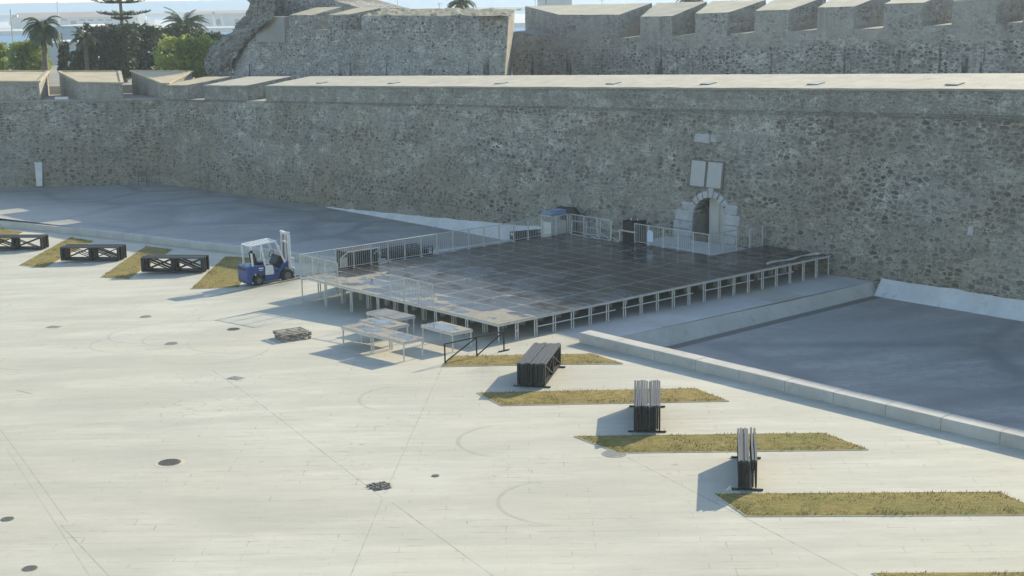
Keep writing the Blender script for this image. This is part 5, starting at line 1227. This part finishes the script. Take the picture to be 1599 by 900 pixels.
def bundle(Pa, Pb, offs, tx, edges, xb=True, bars=True, L_=None):
    """Pa near end centre, Pb far end centre; offs = sideways offsets of the frames"""
    c = (Pa+Pb)/2; d = (Pb-Pa); rz = math.atan2(d.y, d.x); ln = d.length/FL; nrm = Vector((-math.sin(rz), math.cos(rz), 0)); rng = random.Random(len(offs)+int(abs(Pa.x)*7)); ax = d.normalized()
    so = sorted(offs)
    for o_ in offs:
        k_ = so.index(o_); lb = (ORD[k_]+' black lattice frame from the front in ' if not bars else ORD[len(so)-1-k_]+' black lattice frame from the right in ')+tx
        if o_ == so[0]: lb = edges[1 if bars else 0]+tx
        if o_ == so[-1]: lb = edges[0 if bars else 1]+tx
        P = c+nrm*o_+ax*rng.uniform(-.07, .07); P.z = c.z+rng.uniform(0, .035)+.05
        lattice(P, rz+rng.uniform(-.008, .008), lb, 'black lattice frames standing in bundles', ln, xb, rng.random() < .5)
    if bars:
        for e, q, w_ in ((Pa, 'near', .12), (Pb, 'far', -.12)):
            mb = MB(); ctr = (so[0]+so[-1])/2; hw = (so[-1]-so[0])/2+.20; p0 = e+ax*w_+nrm*(ctr-hw); p1 = e+ax*w_+nrm*(ctr+hw); p0.z += .03; p1.z += .03
            mb.bar(p0, p1, .06, .04); o = mb.build('support_bar', M['black']); tag(o, 'black support bar under the '+q+' end of '+tx, 'support bar', 'support bars under the frame bundles')
step = .062
def rng_offs(c, n): return [c+(i-(n-1)/2)*step for i in range(n)]
Pa, Pb = atz(829, 606, 0), atz(858, 569, 0)
d = (Pb-Pa).normalized(); Pb = Pa+d*3.0
bundle(Pa, Pb, rng_offs(.26, 7)+rng_offs(-.25, 8), 'the right-hand bundle nearest the stage', ('rightmost black lattice frame in ', 'leftmost black lattice frame in '))
Pa, Pb = atz(1012, 677, 0), atz(1012, 632, 0)
d = (Pb-Pa).normalized(); Pb = Pa+d*3.0
bundle(Pa, Pb, rng_offs(.23, 7)+rng_offs(-.20, 6), 'the middle bundle between the right lawn beds', ('rightmost black lattice frame in ', 'leftmost black lattice frame in '), xb=True)
Pa, Pb = atz(1165, 768, 0), atz(1163, 717, 0)
d = (Pb-Pa).normalized(); Pb = Pa+d*3.0
bundle(Pa, Pb, rng_offs(.07, 5)+[-.17, -.26], 'the small bundle nearest the camera', ('rightmost black lattice frame in ', 'leftmost black lattice frame in '))
for (xa, ya, xb_, yb_, n, tx) in ((222, 429, 318, 427, 9, 'the left-hand bundle nearest the forklift'), (96, 411, 187, 408.5, 9, 'the middle bundle on the left'), (-26, 393.5, 66, 391, 9, 'the bundle cut by the left picture edge')):
    Pa, Pb = G(xa, ya), G(xb_, yb_); d = (Pb-Pa); d.z = 0; c_ = (Pa+Pb)/2; 
    Pa2, Pb2 = Pa.copy(), Pb.copy(); Pa2.z = Pb2.z = (Pa.z+Pb.z)/2
    offs = [i*.12 for i in range(n)]
    bundle(Pa2, Pb2, offs, tx, ('nearest black lattice frame of ', 'rearmost black lattice frame of '), bars=False, xb=(xa > 200))

# ================================================================== LAWN BEDS
def bed(pts, mat, label, n, seed, zf):
    r = thing('lawn_bed', label, 'lawn bed', sum(pts, Vector())/len(pts)); c = r.location.copy()
    mb = MB(); P = [p-c for p in pts]
    # subdivided top
    NI = 24
    def f(i, j): return (P[0]*(1-i)+P[1]*i)*(1-j)+(P[3]*(1-i)+P[2]*i)*j
    for i in range(NI+1):
        for j in range(7):
            q = f(i/NI, j/6); q = Vector((q.x, q.y, q.z+.02+(.03 if 0 < j < 6 and 0 < i < NI else 0)*(1+mnoise.noise((q+c)*2)))); mb.v.append(tuple(q))
    for i in range(NI):
        for j in range(6): a_ = i*7+j; mb.f.append((a_, a_+7, a_+8, a_+1)); mb.mi.append(0)
    mb.build('turf', mat, r, smooth=True)
    rng = random.Random(seed); mb = MB(); ar_ = ((P[1]-P[0]).cross(P[3]-P[0])).length; 
    for _ in range(int(n*ar_)):
        q = f(rng.random(), rng.random()); dn = mnoise.noise((q+c)*1.3)
        if dn < -.25: continue
        a_ = rng.uniform(0, 6.28); h_ = rng.uniform(.03, .065)*(1+dn); l_ = Vector((math.cos(a_), math.sin(a_), 0)); w_ = l_.orthogonal().normalized()*.014; b_ = q+Vector((0, 0, .03))
        mb.add([b_-w_, b_+w_, b_+l_*h_*rng.uniform(.2, .9)+Vector((0, 0, h_))], [(0, 1, 2)])
    o = mb.build('grass', mat, r); o['kind'] = 'stuff'
    # thin pale edging
    mb = MB()
    for p, q in zip(P, P[1:]+P[:1]): mb.bar(p+Vector((0, 0, .004)), q+Vector((0, 0, .004)), .05, .03)
    mb.build('edging', M['coping'], r)
def Zs(l): return [G(*q) if False else atz(q[0], q[1], 0.0) for q in l]
bed(Zs([(690, 573), (972, 568), (925, 553), (705, 557)]), M['grass_dry'], 'dry yellow lawn bed crossed by the black handrail', 130, 1, 0)
bed(Zs([(783, 634), (1138, 627), (1085, 607), (745, 614)]), M['grass_dry'], 'dry yellow lawn bed in front of the frame bundle nearest the stage', 150, 2, 0)
bed(Zs([(966, 708), (1356, 703), (1287, 677), (897, 682)]), M['grass_mix'], 'half green lawn bed beside the round grate', 170, 3, 0)
bed(Zs([(1166, 807), (1640, 805), (1560, 769), (1115, 772)]), M['grass_mix'], 'large half green lawn bed at the lower right', 190, 4, 0)
bed(Zs([(1420, 925), (1900, 925), (1800, 894), (1362, 896)]), M['grass_mix'], 'lawn bed cut by the bottom right picture edge', 190, 5, 0)
def Zg(l): return [G(*q) for q in l]
bed(Zg([(298, 452), (372, 449.5), (402, 404), (352, 401)]), M['grass_left'], 'green and brown lawn bed behind the forklift', 110, 6, 0)
bed(Zg([(157, 433.5), (200, 436.5), (270, 390), (228, 385)]), M['grass_left'], 'brown and green lawn bed left of the X-braced bundle', 110, 7, 0)
bed(Zg([(30, 415), (70, 418.5), (147, 377), (110, 371)]), M['grass_left'], 'brown and green lawn bed between the two left bundles', 110, 8, 0)
bed(Zg([(-80, 396), (-30, 399), (36, 363), (2, 357)]), M['grass_left'], 'lawn bed at the far left picture edge', 110, 9, 0)

# ================================================================== COVERS IN THE PAVING
def cover(px, py, R_, mt, label, ring=None, sq=False, rz=0.0):
    P = G(px, py); r = thing('manhole_cover', label, 'manhole cover', P, rz)
    if ring:
        mb = MB(); mb.disc((0, 0), R_*1.35, -.02, .005, 28); mb.build('surround', M[ring], r)
    mb = MB()
    if sq: mb.box(-R_, R_, -R_*.7, R_*.7, -.02, .012)
    else: mb.disc((0, 0), R_, -.02, .012, 28)
    mb.build('lid', M[mt], r)
    mb = MB()
    for i in range(-3, 4): y_ = i*R_*.24; hw = math.sqrt(max(0, R_*R_*.8-y_*y_)) if not sq else R_*.85; mb.box(-hw, hw, y_*(.7 if sq else 1)-R_*.04, y_*(.7 if sq else 1)+R_*.04, .0125, .022)
    mb.build('ribs', M[mt], r)
for a in ((265, 722.5, .33, 'iron', 'large dark round manhole cover in the lower left paving', 'coping'), (228, 495, .27, 'ironl', 'pale round cover, upper left paving'), (268, 537, .27, 'ironl', 'pale round cover below the other pale one'),
          (365, 514.5, .27, 'iron', 'dark round cover near the pallet'), (12, 811, .17, 'ironm', 'dark cover at the left picture edge'), (47, 888, .18, 'ironm', 'dark cover at the bottom left corner'), (680, 743.5, .11, 'ironm', 'tiny round cover right of the paving crossing')):
    cover(*a)
cover(960, 708.5, .38, 'ironl', 'round speckled grate touching the half green lawn bed')
cover(369, 591, .28, 'ironl', 'small rectangular drain grate below the pallet', sq=True, rz=-.6); cover(85, 511, .30, 'ironl', 'small rectangular drain in the upper left paving', sq=True, rz=-.3)
P = G(592, 760); mb = MB(); rng = random.Random(9)
for _ in range(130):
    x_, y_ = rng.uniform(-.22, .22), rng.uniform(-.26, .26); s_ = rng.uniform(.015, .035); mb.box(x_-s_, x_+s_, y_-s_, y_+s_, 0, rng.uniform(.015, .05), Matrix.Rotation(rng.uniform(0, 3), 4, 'Z'))
mb.box(-.26, .26, -.31, .31, -.02, .008)
o = mb.build('rubble_patch', M['iron']); o.location = P; o.rotation_euler = (0, 0, .5); tag(o, 'square dark patch of loose stones at the paving crossing', 'rubble patch')

# ================================================================== HAZE
mb = MB(); mb.box(-900, 900, -60, 1900, -10.0, 26)
hz = mb.build('haze', None); hz.data.materials.clear()
t = bpy.data.materials.new('haze'); t.use_nodes = True; nn_ = t.node_tree; nn_.nodes.remove(nn_.nodes['Principled BSDF'])
pv = nn_.nodes.new('ShaderNodeVolumePrincipled'); pv.inputs['Color'].default_value = (0.84, 0.94, 1.0, 1); pv.inputs['Density'].default_value = 0.00034; pv.inputs['Anisotropy'].default_value = 0.3
nn_.links.new(pv.outputs[0], nn_.nodes['Material Output'].inputs['Volume']); hz.data.materials.append(t); tag(hz, kind='stuff')
